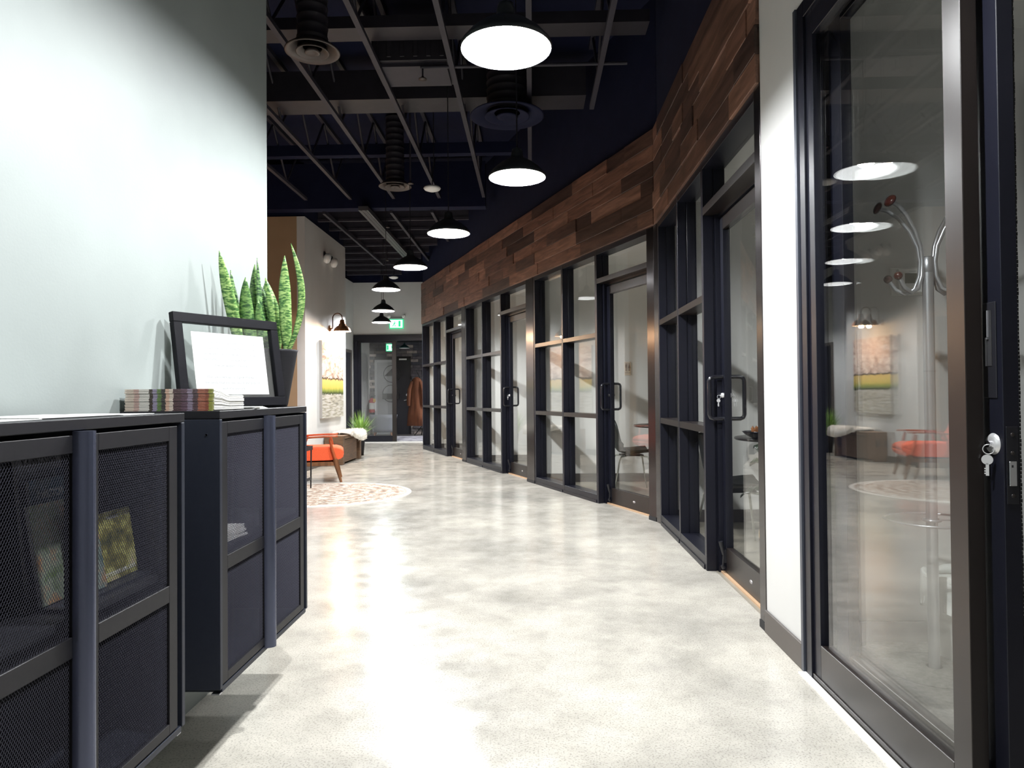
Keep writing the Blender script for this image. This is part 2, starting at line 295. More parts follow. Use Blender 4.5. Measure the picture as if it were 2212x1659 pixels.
# ------------------------------------------------------------------ mesh helpers
class MB:
    def __init__(s): s.v = []; s.f = []; s.mi = []; s.sm = []
    def add(s, vs, fs, mi=0, smooth=False, mat=None):
        o = len(s.v)
        for v in vs:
            v = Vector(v)
            if mat is not None: v = mat @ v
            s.v.append(v)
        for f in fs: s.f.append(tuple(o+i for i in f)); s.mi.append(mi); s.sm.append(smooth)
        return s
    def box(s, x0, x1, y0, y1, z0, z1, mi=0, mat=None):
        v = [(x0, y0, z0), (x1, y0, z0), (x1, y1, z0), (x0, y1, z0), (x0, y0, z1), (x1, y0, z1), (x1, y1, z1), (x0, y1, z1)]
        return s.add(v, [(0, 3, 2, 1), (4, 5, 6, 7), (0, 1, 5, 4), (1, 2, 6, 5), (2, 3, 7, 6), (3, 0, 4, 7)], mi, False, mat)
    def tube(s, pts, r, n=10, mi=0, caps=True, mat=None):
        pts = [Vector(p) for p in pts]; rs = r if isinstance(r, (list, tuple)) else [r]*len(pts)
        rings = []; ref = None
        for i, p in enumerate(pts):
            t = (pts[min(i+1, len(pts)-1)]-pts[max(i-1, 0)]).normalized()
            if ref is None:
                ref = Vector((0, 0, 1)) if abs(t.z) < 0.9 else Vector((1, 0, 0))
            a = t.cross(ref)
            if a.length < 1e-4: a = t.cross(Vector((0, 1, 0)))
            a.normalize(); b = a.cross(t).normalized(); ref = b
            rings.append([p+(a*math.cos(2*PI*k/n)+b*math.sin(2*PI*k/n))*rs[i] for k in range(n)])
        vs = [v for rg in rings for v in rg]; fs = []
        for i in range(len(pts)-1):
            for k in range(n): fs.append((i*n+k, i*n+(k+1) % n, (i+1)*n+(k+1) % n, (i+1)*n+k))
        s.add(vs, fs, mi, True, mat)
        if caps:
            s.add(rings[0], [tuple(range(n))], mi, False, mat); s.add(rings[-1], [tuple(reversed(range(n)))], mi, False, mat)
        return s
    def lathe(s, prof, n=32, c=(0, 0, 0), mi=0, mat=None, smooth=True, cap=False):
        vs = []; fs = []
        for (r, z) in prof:
            for k in range(n): vs.append((c[0]+r*math.cos(2*PI*k/n), c[1]+r*math.sin(2*PI*k/n), c[2]+z))
        for i in range(len(prof)-1):
            for k in range(n): fs.append((i*n+k, i*n+(k+1) % n, (i+1)*n+(k+1) % n, (i+1)*n+k))
        s.add(vs, fs, mi, smooth, mat)
        if cap:
            s.add(vs[:n], [tuple(reversed(range(n)))], mi, False, mat); s.add(vs[-n:], [tuple(range(n))], mi, False, mat)
        return s
    def ball(s, c, r, n=12, mi=0, sc=(1, 1, 1), mat=None):
        vs = []; fs = []
        m = n//2
        for i in range(m+1):
            th = PI*i/m
            for k in range(n): vs.append((c[0]+sc[0]*r*math.sin(th)*math.cos(2*PI*k/n), c[1]+sc[1]*r*math.sin(th)*math.sin(2*PI*k/n), c[2]+sc[2]*r*math.cos(th)))
        for i in range(m):
            for k in range(n): fs.append((i*n+k, (i+1)*n+k, (i+1)*n+(k+1) % n, i*n+(k+1) % n))
        return s.add(vs, fs, mi, True, mat)
    def prism(s, poly, z0, z1, mi=0, mat=None):
        n = len(poly); vs = [(x, y, z0) for x, y in poly]+[(x, y, z1) for x, y in poly]
        fs = [tuple(reversed(range(n))), tuple(range(n, 2*n))]+[(i, (i+1) % n, n+(i+1) % n, n+i) for i in range(n)]
        return s.add(vs, fs, mi, False, mat)
    def sheet(s, grid, th=0.0, mi=0, mat=None):
        """grid[i][j] of points -> closed thin sheet of thickness th"""
        a = len(grid); b = len(grid[0]); P = [[Vector(p) for p in row] for row in grid]
        nr = []
        for i in range(a):
            rr = []
            for j in range(b):
                u = P[min(i+1, a-1)][j]-P[max(i-1, 0)][j]; v = P[i][min(j+1, b-1)]-P[i][max(j-1, 0)]
                q = u.cross(v); rr.append(q.normalized() if q.length > 1e-9 else Vector((0, 0, 1)))
            nr.append(rr)
        top = [P[i][j]+nr[i][j]*th/2 for i in range(a) for j in range(b)]
        bot = [P[i][j]-nr[i][j]*th/2 for i in range(a) for j in range(b)]
        K = a*b; fs = []
        for i in range(a-1):
            for j in range(b-1):
                q = (i*b+j, (i+1)*b+j, (i+1)*b+j+1, i*b+j+1); fs.append(q); fs.append(tuple(K+t for t in reversed(q)))
        for i in range(a-1):
            fs.append((i*b, K+i*b, K+(i+1)*b, (i+1)*b)); fs.append(((i+1)*b+b-1, K+(i+1)*b+b-1, K+i*b+b-1, i*b+b-1))
        for j in range(b-1):
            fs.append((j+1, K+j+1, K+j, j)); fs.append(((a-1)*b+j, K+(a-1)*b+j, K+(a-1)*b+j+1, (a-1)*b+j+1))
        return s.add(top+bot, fs, mi, True, mat)
    def mesh(s, name, mats, bevel=0):
        me = bpy.data.meshes.new(name); me.from_pydata([tuple(v) for v in s.v], [], s.f)
        for m in (mats if isinstance(mats, (list, tuple)) else [mats]): me.materials.append(m)
        me.polygons.foreach_set('material_index', s.mi); me.polygons.foreach_set('use_smooth', s.sm)
        if bevel:
            bm = bmesh.new(); bm.from_mesh(me)
            bmesh.ops.bevel(bm, geom=bm.edges[:], offset=bevel, segments=1, affect='EDGES', clamp_overlap=True)
            bm.to_mesh(me); bm.free()
        me.update(); return me
    def build(s, name, mats, parent=None, bevel=0, **props):
        return link(name, s.mesh(name, mats, bevel), parent, **props)

def link(name, me, parent=None, loc=None, rotz=None, **props):
    o = bpy.data.objects.new(name, me); COL.objects.link(o)
    if parent: o.parent = parent
    if loc: o.location = loc
    if rotz is not None: o.rotation_euler = (0, 0, rotz)
    for k, v in props.items(): o[k] = v
    return o
def empty(name, loc=(0, 0, 0), rotz=0, parent=None, **props):
    o = bpy.data.objects.new(name, None); COL.objects.link(o); o.location = loc; o.rotation_euler = (0, 0, rotz)
    o.empty_display_size = 0.1
    if parent: o.parent = parent
    for k, v in props.items(): o[k] = v
    return o
def thing(name, label, cat, loc=(0, 0, 0), rotz=0, group=None):
    o = empty(name, loc, rotz); o['label'] = label; o['category'] = cat
    if group: o['group'] = group
    return o
def tag(o, label, cat, group=None):
    o['label'] = label; o['category'] = cat
    if group: o['group'] = group
    return o
def struct(name, mb, mat, bevel=0): return mb.build(name, mat, None, bevel, kind='structure')
def dup(root, loc, rotz=None, label=None, group=None):
    def cp(o, par):
        c = o.copy(); COL.objects.link(c); c.parent = par
        for ch in o.children: cp(ch, c)
        return c
    r = cp(root, None); r.location = loc
    if rotz is not None: r.rotation_euler = (0, 0, rotz)
    if label: r['label'] = label
    if group: r['group'] = group
    return r
def lamp(name, loc, power, color, radius=0.04, parent=None):
    l = bpy.data.lights.new(name, 'POINT'); l.energy = power; l.color = color; l.shadow_soft_size = radius
    o = bpy.data.objects.new(name, l); COL.objects.link(o); o.location = loc
    if parent: o.parent = parent
    return o
def text(name, body, mat, parent, mtx, size, align='CENTER', ext=0.0006):
    c = bpy.data.curves.new(name, 'FONT'); c.body = body; c.size = size; c.align_x = align; c.align_y = 'CENTER'; c.extrude = ext; c.resolution_u = 2
    tmp = bpy.data.objects.new(name, c); COL.objects.link(tmp)
    dg = bpy.context.evaluated_depsgraph_get(); me = bpy.data.meshes.new_from_object(tmp.evaluated_get(dg))
    bpy.data.objects.remove(tmp); me.materials.clear(); me.materials.append(mat)
    me.transform(mtx)
    return link(name, me, parent)

# ------------------------------------------------------------------ setting: shell
XB = 1.0864; CX, CY = 1.0864, 6.147
ux_, uy_ = -0.37051, 0.92882          # unit vector along the angled glazing, away from the corner
nx_, ny_ = 0.92882, 0.37051           # into the rooms
def A(s, n, z=None):
    p = (CX+ux_*s+nx_*n, CY+uy_*s+ny_*n)
    return p if z is None else (*p, z)
ZG, ZW, ZC = 2.58, 3.42, 4.6

struct('floor', MB().prism([(-6.6, -2.1), (1.14, -2.1), (1.14, 6.14), A(0, 0.07), A(9.1, 0.07), (-2.3, 16.6), (-6.6, 16.6)], -0.1, 0), M['floor'])
struct('floor_rooms', MB().prism([(1.14, 3.3), (4.7, 3.3), (4.7, 14.8), A(9.1, 0.07), A(0, 0.07), (1.14, 6.14)], -0.1, 0), M['room_floor'])
struct('floor_near_room', MB().box(1.14, 4.7, -2.1, 3.3, -0.1, 0.0), M['carpet'])
struct('floor_lobby', MB().box(-6.6, 1.0, 16.6, 20.3, -0.1, 0.0), M['mat_grey'])
ceil = struct('ceiling', MB().box(-6.7, 4.8, -2.2, 20.3, ZC, ZC+0.1), M['dark_ceiling'])
struct('wall_left', MB().box(-1.36, -1.23, -2.1, 3.25, 0, ZC), M['sage'])
struct('wall_outer_left', MB().box(-6.7, -6.6, -2.1, 16.6, 0, ZC), M['tan_wall'])
struct('wall_behind_camera', MB().box(-6.7, 4.8, -2.2, -2.1, 0, ZC), M['white_wall'])
struct('wall_tan', MB().box(-6.6, -3.48, 10.37, 10.55, 0, 3.79), M['tan_wall'])
struct('wall_painting', MB().box(-3.48, -3.36, 10.372, 12.65, 0, 3.79), M['white_wall'])
struct('wall_alcove_side', MB().box(-4.3, -3.48, 12.5, 12.65, 0, 3.79), M['white_wall'])
struct('wall_alcove', MB().box(-4.34, -4.22, 12.65, 16.6, 0, 3.79), M['white_wall'])
# far wall with the opening for the sliding doors
struct('wall_far', MB().box(-4.34, -4.22, 16.6, 16.72, 0, 3.79).box(-4.22, -1.6, 16.6, 16.72, 2.54, 3.79).box(-2.05, 0.4, 16.6, 16.72, 0, 2.54).box(-1.6, 0.4, 16.6, 16.72, 2.54, 3.79), M['white_wall'])
struct('wall_glazing_end', MB().prism([A(9.05, 0.0), A(9.05, 0.14), (-1.9, 16.6), (-2.05, 16.6)], 0, 3.42), M['white_wall'])
struct('wall_dark_upper_far', MB().box(-6.6, 0.4, 16.62, 16.7, 3.79, ZC).box(-6.6, -3.38, 10.39, 12.6, 3.79, ZC), M['dark_ceiling'])
# bulkheads over the glazing, dark above the wood band
struct('wall_bulkhead', MB().prism([A(0, 0.02), A(9.05, 0.02), A(9.05, 0.14), A(0.0, 0.14)], ZG, ZC).prism([(XB+0.02, 3.344), (XB+0.02, CY), (XB+0.14, CY), (XB+0.14, 3.344)], ZG, ZC), M['dark_ceiling'])
# pier and lintel by the near door
struct('wall_right_pier', MB().box(XB, XB+0.15, 2.875, 3.335, 0, ZC), M['white_wall'])
struct('wall_right_lintel', MB().box(XB, XB+0.15, -2.1, 2.875, 2.665, ZC), M['white_wall'])
struct('baseboard_pier', MB().box(XB-0.012, XB, 2.885, 3.335, 0, 0.105), M['baseboard'], 0.002)
# partitions between the rooms, and the rooms' back wall and ceilings
struct('wall_near_room', MB().box(XB+0.15, 4.7, 3.222, 3.335, 0, 2.75), M['near_wall'])
struct('baseboard_near_room', MB().box(XB+0.15, 4.7, 3.208, 3.222, 0, 0.09), M['baseboard'])
struct('wall_room_corner', MB().prism([(XB+0.15, CY+0.02), (4.7, CY+0.02), (4.7, CY+0.13), (XB+0.09, CY+0.13)], 0, 2.75), M['room_wall'])
struct('baseboard_room_corner', MB().box(XB+0.16, 4.7, CY+0.006, CY+0.02, 0, 0.105), M['baseboard'])
for i, s in enumerate((3.0, 6.0)):
    x0, y0 = A(s, 0.13)
    struct('wall_room_'+('middle', 'far')[i], MB().box(x0+0.02, 4.7, y0, y0+0.11, 0, 2.75), M['room_wall'])
    struct('baseboard_room_'+('middle', 'far')[i], MB().box(x0+0.04, 4.7, y0-0.014, y0, 0, 0.105), M['baseboard'])
x0, y0 = A(9.05, 0.13)
struct('wall_room_last', MB().box(x0+0.02, 4.7, y0-0.02, y0+0.1, 0, 2.75), M['room_wall'])
struct('baseboard_room_last', MB().box(x0+0.06, 4.7, y0-0.034, y0-0.02, 0, 0.105), M['baseboard'])
struct('wall_rooms_back', MB().box(4.7, 4.8, -2.1, 20.2, 0, ZC), M['room_wall'])
struct('ceiling_rooms', MB().prism([(XB+0.15, 3.344), (4.7, 3.344), (4.7, 14.7), A(9.0, 0.15), A(0.05, 0.15), (XB+0.15, CY)], 2.75, 2.83), M['room_wall'])
struct('ceiling_near_room', MB().box(XB+0.15, 4.7, -2.1, 3.335, 2.75, 2.83), M['room_wall'])

# ------------------------------------------------------------------ glazed bays
def mull(bm, t0, t1, z0, z1, D=0.14):
    "vertical profile with a gasket groove on its sides"
    bm.box(t0, t1, 0, 0.062, z0, z1); bm.box(t0+0.006, t1-0.006, 0.062, 0.070, z0, z1); bm.box(t0, t1, 0.070, D, z0, z1)
def window_bay(idx, loc, ang, W):
    root = empty('window_%d' % idx, loc, ang, kind='structure')
    mid = W/2
    for t0, t1 in ((0, 0.045), (mid-0.022, mid+0.022), (W-0.045, W)):
        b = MB(); mull(b, t0, t1, 0.0, ZG); b.build('mullion', M['bronze'], root, 0.0012)
    cells = ((0.045, mid-0.022), (mid+0.022, W-0.045))
    for t0, t1 in cells:
        for z0, z1, m in ((0.0, 0.085, 'bronze'), (0.862, 0.908, 'bronze2'), (1.692, 1.738, 'bronze2'), (ZG-0.05, ZG, 'bronze')):
            MB().box(t0, t1, 0.001, 0.139, z0, z1).build('rail', M[m], root, 0.0012)
        MB().box(t0, t1, -0.006, 0.001, 0.0, 0.03).build('kick_strip', M['bronze'], root)
        for z0, z1 in ((0.085, 0.862), (0.908, 1.692), (1.738, ZG-0.05)):
            MB().box(t0, t1, 0.098, 0.104, z0, z1).build('pane', M['glass'], root)
    return root
def door_bay(idx, loc, ang, W, keys=False):
    root = empty('door_%d' % idx, loc, ang, kind='structure')
    b = MB(); b.box(0, W, 0.0, 0.14, ZG-0.05, ZG); b.build('frame_head', M['bronze'], root, 0.0012)
    b = MB(); b.box(0, W, 0.0, 0.14, 2.235, 2.285); b.build('transom_bar', M['bronze2'], root, 0.0012)
    b = MB(); b.box(0.0, 0.03, 0.07, 0.155, 0, 2.235).box(W-0.03, W, 0.03, 0.155, 0, 2.235).box(0.03, W-0.03, 0.09, 0.155, 2.215, 2.235); b.build('door_jamb', M['bronze'], root)
    b = MB(); b.box(0.0, W, 0.112, 0.118, 2.285, ZG-0.05); b.build('pane', M['glass'], root)
    y0, y1 = 0.098, 0.142
    MB().box(0.034, 0.094, y0, y1, 0.012, 2.205).build('stile', M['bronze'], root, 0.0015)
    MB().box(W-0.094, W-0.034, y0, y1, 0.012, 2.205).build('stile', M['bronze'], root, 0.0015)
    MB().box(0.094, W-0.094, y0, y1, 0.012, 0.165).build('rail', M['bronze2'], root, 0.0015)
    MB().box(0.094, W-0.094, y0, y1, 2.125, 2.205).build('rail', M['bronze2'], root, 0.0015)
    MB().box(0.094, W-0.094, 0.117, 0.123, 0.165, 2.125).build('pane', M['glass'], root)
    MB().box(0, W, 0.08, 0.15, 0, 0.010).build('threshold', M['threshold'], root)
    tc = 0.064
    for sg, yy in ((-1, y0), (1, y1)):
        o = yy+sg*0.085; z0, z1 = 0.955, 1.215; rr = 0.025
        pts = [(tc, yy, z0), (tc, o-sg*rr, z0), (tc, o-sg*rr*0.3, z0+rr*0.3), (tc, o, z0+rr), (tc, o, z1-rr), (tc, o-sg*rr*0.3, z1-rr*0.3), (tc, o-sg*rr, z1), (tc, yy, z1)]
        MB().tube(pts, 0.0125, 12).build('handle', M['black_gloss'], root)
    c = MB().lathe([(0.0, 0.012), (0.014, 0.012), (0.016, 0.0)], 16, mat=Matrix.Translation((tc, y0, 1.10)) @ Matrix.Rotation(PI/2, 4, 'X'))
    c.build('lock_cylinder', M['nickel'] if keys else M['black'], root)
    c = MB().lathe([(0.0, 0.012), (0.014, 0.012), (0.016, 0.0)], 16, mat=Matrix.Translation((tc, y1, 1.10)) @ Matrix.Rotation(-PI/2, 4, 'X'))
    c.build('lock_cylinder', M['nickel'] if keys else M['black'], root)
    d = MB().tube([(0.075, y0-0.03, 0.20), (0.075, y0-0.012, 0.12)], [0.014, 0.011], 10).tube([(0.075, y0-0.012, 0.13), (0.075, y0-0.016, 0.055)], 0.007, 8).box(0.065, 0.085, y0-0.012, y0, 0.07, 0.15).tube([(0.075, y0-0.022, 0.055), (0.075, y0-0.01, 0.035)], [0.012, 0.014], 10)
    d.build('door_stop', M['black'], root)
    MB().lathe([(0.0, 0.0015), (0.022, 0.0015), (0.023, 0)], 20, mat=Matrix.Translation((W*0.55, y0, 0.085)) @ Matrix.Rotation(PI/2, 4, 'X') @ Matrix.Scale(0.45, 4, (0, 1, 0))).build('badge', M['alu'], root)
    return root
angA = math.atan2(-uy_, -ux_)
def Aloc(s): return A(s, 0, 0.0)
win = 1; dr = 1; tr = 1
def post(loc, ang, t0, t1, idx, y0=-0.004):
    root = empty('trim_%d' % idx, loc, ang, kind='structure')
    MB().box(t0, t1, y0, 0.15, 0.0, ZG).build('post', M['post'], root, 0.0015)
    MB().box(t0-0.001, t1+0.001, y0-0.004, 0.02, 0.0, 0.035).build('end_cap', M['rubber'], root)
    return root
for (sf, sd, sp, se, ky) in ((2.86, 1.13, 0.15, 0.0, False), (5.88, 4.09, 3.115, 2.86, True), (9.05, 7.11, 6.10, 5.88, False)):
    window_bay(win, Aloc(sf), angA, sf-sd); win += 1
    door_bay(dr, Aloc(sd), angA, sd-sp, ky); dr += 1
    post(Aloc(sp), angA, 0, sp-se-(0.03 if se == 0 else 0), tr); tr += 1
angB = -PI/2
window_bay(win, (XB, 6.06, 0), angB, 1.59); win += 1
door_bay(dr, (XB, 4.47, 0), angB, 1.05, True); dr += 1
post((XB, 3.42, 0), angB, 0, 0.085, tr); tr += 1
tcn = MB().prism([(XB+0.004, 6.06), A(0.03, -0.004), A(0.03, 0.15), (XB+0.15, 6.06)], 0, ZG)
struct('trim_%d' % tr, tcn, M['post']); tr += 1

# wood cladding: every plank its own piece
def cladding(name, P, L, rows, hh, z0, ang, seed):
    rnd = random.Random(seed)
    root = empty(name, P, ang, kind='structure')
    cache = {}
    for r in range(rows):
        t = -rnd.uniform(0, 0.7)
        while t < L:
            ln = rnd.choice((0.35, 0.5, 0.65, 0.8, 1.0, 1.2)); a, b = max(t, 0), min(t+ln, L); t += ln
            if b-a < 0.03: continue
            pr = rnd.choice((0.0, 0.003, 0.007, 0.011)); mi = rnd.choice((0, 1, 1, 2, 3, 4, 5))
            bmx = MB().box(a+0.0012, b-0.0012, -0.014-pr, 0.019, z0+r*hh+0.0012, z0+(r+1)*hh-0.0012)
            bmx.build('plank', PLANKS[mi], root, 0.0018)
    return root
# local x runs towards the camera
cladding('wall_right_cladding_far', A(9.05, 0, 0), 9.05, 6, 0.14, ZG, angA, 3)
cladding('wall_right_cladding_near', (XB, CY-0.004, 0), CY-0.004-3.344, 6, 0.14, ZG, angB, 8)

# ------------------------------------------------------------------ near sliding doors
nd = empty('door_%d' % dr, (0, 0, 0), 0, kind='structure'); dr += 1
MB().box(XB-0.012, XB+0.03, 2.862, 2.886, 0, 2.665).build('edge_strip', M['slate'], nd, 0.001)
MB().box(XB-0.004, XB+0.155, 2.80, 2.862, 0, 2.665).build('outer_jamb', M['bronze'], nd, 0.0015)
MB().box(XB-0.004, XB+0.155, -1.2, 2.80, 2.60, 2.665).build('head_frame', M['bronze'], nd, 0.0015)
MB().box(XB+0.0, XB+0.15, -1.2, 2.80, 0.0, 0.022).build('floor_track', M['bronze2'], nd, 0.001)
MB().box(XB-0.035, XB-0.004, -1.2, 2.86, 0.0, 0.004).build('threshold_strip', M['white_strip'], nd)
def slider(x0, x1, ya, yb, yc, yd, xs):
    # far stile ya..yb, near stile yc..yd (ya>yb>yc>yd)
    MB().box(x0, x1, yb, ya, 0.022, 2.60).build('stile', M['bronze'], nd, 0.0015)
    MB().box(x0, xs, yd, yc, 0.022, 2.60).build('stile', M['bronze2' if xs > x1 else 'bronze'], nd, 0.0015)
    MB().box(x0, x1, yc, yb, 0.022, 0.15).build('rail', M['bronze2'], nd, 0.0015)
    MB().box(x0, x1, yc, yb, 2.50, 2.60).build('rail', M['bronze'], nd, 0.0015)
    MB().box((x0+x1)/2-0.004, (x0+x1)/2+0.004, yc, yb, 0.15, 2.50).build('pane', M['glass'], nd)
slider(XB+0.006, XB+0.046, 2.80, 2.735, 1.885, 1.808, XB+0.048)
slider(XB+0.068, XB+0.108, 2.735, 2.635, 1.87, 1.764, XB+0.108)
xf = XB+0.068
MB().box(xf-0.003, xf, 1.782, 1.832, 1.10, 1.34).build('pull_plate', M['black'], nd, 0.001)
MB().box(xf-0.0045, xf-0.003, 1.796, 1.828, 1.18, 1.32).build('recessed_pull', M['rubber'], nd)
MB().box(xf-0.008, xf-0.003, 1.806, 1.809, 1.25, 1.32).box(xf-0.008, xf-0.003, 1.814, 1.817, 1.18, 1.25).box(xf-0.008, xf-0.003, 1.806, 1.817, 1.248, 1.252).build('pull_lip', M['satin'], nd)
MB().lathe([(0.0, 0.007), (0.016, 0.008), (0.023, 0.005), (0.027, 0.0)], 32, mat=Matrix.Translation((xf, 1.802, 0.985)) @ Matrix.Rotation(-PI/2, 4, 'Y')).build('lock_escutcheon', M['nickel'], nd)
MB().tube([(xf-0.005, 1.802, 0.985), (xf-0.016, 1.802, 0.985)], 0.009, 16).build('lock_barrel', M['chrome'], nd)
MB().box(xf+0.005, xf+0.034, 1.7615, 1.764, 0.84, 1.03).build('mortise_plate', M['black_gloss'], nd, 0.0008)
MB().box(xf+0.009, xf+0.027, 1.757, 1.7615, 0.885, 0.945).build('latch', M['chrome'], nd, 0.001)
MB().box(xf+0.014, xf+0.018, 1.7565, 1.757, 0.93, 0.936).build('latch_slot', M['black'], nd)
for z in (0.86, 0.965, 1.01):
    MB().lathe([(0.0, 0.002), (0.004, 0.0018), (0.005, 0)], 12, mat=Matrix.Translation((xf+0.020, 1.7615, z)) @ Matrix.Rotation(PI/2, 4, 'X')).build('screw', M['bronze2'], nd)
b = MB()
for k in range(260):
    z = 0.03+k*0.0098; dd = random.uniform(0.004, 0.0055)
    b.box(xf+0.040, xf+0.040+dd, 1.767, 1.773, z, z+0.0085)
b.build('pile_weatherstrip', M['rubber'], nd, kind='stuff')
# keys hanging from the slider's lock
def key_set(loc, rotz, label, group=None, scale=1.0):
    t = thing('key_ring', label, 'keys', loc, rotz, group)
    b = MB(); n = 20
    b.tube([(0, -0.010*scale, 0)]+[(0, -0.010*scale-0.010*scale*math.sin(2*PI*k/n)*0.0, 0) for k in range(1)], 0.001, 6) if False else None
    b.tube([(0.0, -0.013*scale+0.012*scale*math.cos(2*PI*k/n), -0.010*scale+0.012*scale*math.sin(2*PI*k/n)) for k in range(n+1)], 0.0011*scale, 6)
    b.build('ring', M['nickel'], t)
    MB().box(-0.0012, 0.0012, -0.006, 0.010, -0.004, 0.004).build('key_in_lock', M['nickel'], t)
    k = MB().lathe([(0.0, -0.001), (0.0125*scale, -0.001), (0.0125*scale, 0.001), (0, 0.001)], 20, mat=Matrix.Translation((0, -0.016*scale, -0.036*scale)) @ Matrix.Rotation(PI/2, 4, 'Y'), smooth=False)
    k.box(-0.001, 0.001, -0.0195*scale, -0.0125*scale, -0.076*scale, -0.045*scale)
    for q in range(3): k.box(-0.001, 0.001, -0.0225*scale, -0.0195*scale, (-0.060-0.006*q)*scale, (-0.057-0.006*q)*scale)
    k.build('key', M['nickel'], t)
    return t
k1 = key_set((xf-0.006, 1.788, 0.982), 0, 'key ring with one key hanging from the lock of the near sliding door')
k1.rotation_euler = (0, 0, R(236))

def world_of(root, p):
    a = root.rotation_euler.z; return (root.location.x+p[0]*math.cos(a)-p[1]*math.sin(a), root.location.y+p[0]*math.sin(a)+p[1]*math.cos(a), p[2])
doorB = [o for o in COL.objects if o.name == 'door_4'][0]; doorA2 = [o for o in COL.objects if o.name == 'door_2'][0]
key_set(world_of(doorB, (0.064, 0.083, 1.10)), angB-0.0, 'small silver key in the corridor side of the door lock nearest the white pier', scale=0.9)
key_set(world_of(doorB, (0.064, 0.157, 1.10)), angB+PI, 'small silver key in the room side of the door lock nearest the white pier', scale=0.9)
key_set(world_of(doorA2, (0.064, 0.083, 1.10)), angA, 'tiny silver key in the lock of the middle door of the angled glass wall', scale=0.8)

# ------------------------------------------------------------------ far sliding door to the lobby
fd = empty('door_%d' % dr, (0, 16.55, 0), 0, kind='structure'); dr += 1
x0, x1 = -4.2, -2.05
MB().box(x0, x1, -0.01, 0.17, 2.40, 2.545).build('head_frame', M['bronze'], fd, 0.003)
MB().box(x0, x0+0.09, -0.01, 0.17, 0, 2.40).build('outer_jamb', M['bronze'], fd, 0.003)
MB().box(x1-0.06, x1, -0.01, 0.17, 0, 2.40).build('outer_jamb', M['bronze'], fd, 0.003)
MB().box(x0+0.09, x0+0.16, 0.02, 0.07, 0.02, 2.40).build('stile', M['bronze'], fd, 0.003)
MB().box(-3.30, -3.20, 0.02, 0.07, 0.02, 2.40).build('stile', M['bronze2'], fd, 0.003)
MB().box(x0+0.16, -3.30, 0.02, 0.07, 0.02, 0.16).build('rail', M['bronze'], fd, 0.003)
MB().box(x0+0.16, -3.30, 0.02, 0.07, 2.36, 2.40).build('rail', M['bronze'], fd, 0.003)
MB().box(x0+0.16, -3.30, 0.04, 0.048, 0.16, 2.36).build('pane', M['glass'], fd)
MB().box(x0, x1, -0.03, 0.17, 0.0, 0.018).build('threshold', M['white_strip'], fd)
# alcove door and tan wall door
ad = empty('door_%d' % dr, (-4.22, 15.85, 0), 0, kind='structure'); dr += 1
MB().box(0.0, 0.02, -0.55, 0.40, 0, 2.10).build('door_leaf', M['black_door'], ad, 0.002)
MB().box(0.0, 0.035, -0.62, -0.55, 0, 2.17).box(0.0, 0.035, 0.40, 0.47, 0, 2.17).box(0.0, 0.035, -0.55, 0.40, 2.10, 2.17).build('door_frame', M['baseboard'], ad)
td = empty('door_%d' % dr, (-4.15, 10.37, 0), 0, kind='structure'); dr += 1
MB().box(-0.43, 0.43, -0.02, 0.0, 0, 2.12).build('door_leaf', M['brown_door'], td, 0.002)
MB().box(-0.50, -0.43, -0.035, 0.0, 0, 2.19).box(0.43, 0.50, -0.035, 0.0, 0, 2.19).box(-0.43, 0.43, -0.035, 0.0, 2.12, 2.19).build('door_frame', M['brown_door'], td)
struct('baseboard_painting_wall', MB().box(-3.36, -3.348, 10.37, 12.65, 0, 0.10), M['baseboard'])

# ------------------------------------------------------------------ lobby behind
lw = empty('wall_lobby', (0, 20.0, 0), 0, kind='structure')
MB().box(-6.6, 1.0, 0.0, 0.1, 0, ZC).build('backing', M['mortar'], lw)
rnd = random.Random(5); bc = {}
rows = 32; hh = 0.082; cnt = 0
holes = [(-4.47, -3.44, 0, 2.17)]
for r in range(rows):
    x = -4.75-rnd.uniform(0, 0.3); z = r*hh
    while x < -2.25:
        L_ = rnd.choice((0.22, 0.3, 0.38, 0.46)); a, b2 = x+0.004, x+L_-0.004; x += L_
        if b2 < -4.72 or a > -2.4: continue
        for hx0, hx1, hz0, hz1 in holes:
            if z < hz1 and a < hx1 and b2 > hx0:
                if a < hx0 < b2: b2 = hx0
                elif a < hx1 < b2: a = hx1
                else: a = b2
        if b2-a < 0.04 or cnt >= 296: continue
        pr = rnd.choice((0.02, 0.03, 0.045, 0.055)); cnt += 1
        MB().box(a, b2, -pr, 0.0, z+0.004, z+hh-0.004).build('brick', rnd.choice(BRICKS if rnd.random() < 0.6 else BRICKS[:3]), lw)
struct('wall_lobby_left', MB().box(-4.75, -4.62, 16.72, 20.0, 0, ZC), M['white_wall'])
struct('wall_lobby_right', MB().box(-0.6, -0.5, 16.72, 20.0, 0, ZC), M['room_wall'])
struct('ceiling_lobby', MB().box(-4.62, -0.6, 16.72, 20.0, 3.2, 3.3), M['dark_ceiling'])
gd = empty('door_%d' % dr, (-4.13, 20.0, 0), 0, kind='structure'); dr += 1
MB().box(-0.27, 0.23, -0.05, 0.0, 0, 2.05).build('door_leaf', M['grey_door'], gd, 0.003)
MB().box(-0.34, -0.27, -0.065, 0.0, 0, 2.12).box(0.23, 0.27, -0.065, 0.0, 0, 2.12).box(-0.27, 0.23, -0.065, 0.0, 2.05, 2.12).build('door_frame', M['grey_trim'], gd)
kd = empty('door_%d' % dr, (-3.65, 20.0, 0), 0, kind='structure'); dr += 1
MB().box(-0.19, 0.19, -0.05, 0.0, 0, 2.10).build('door_leaf', M['black_door'], kd, 0.003)
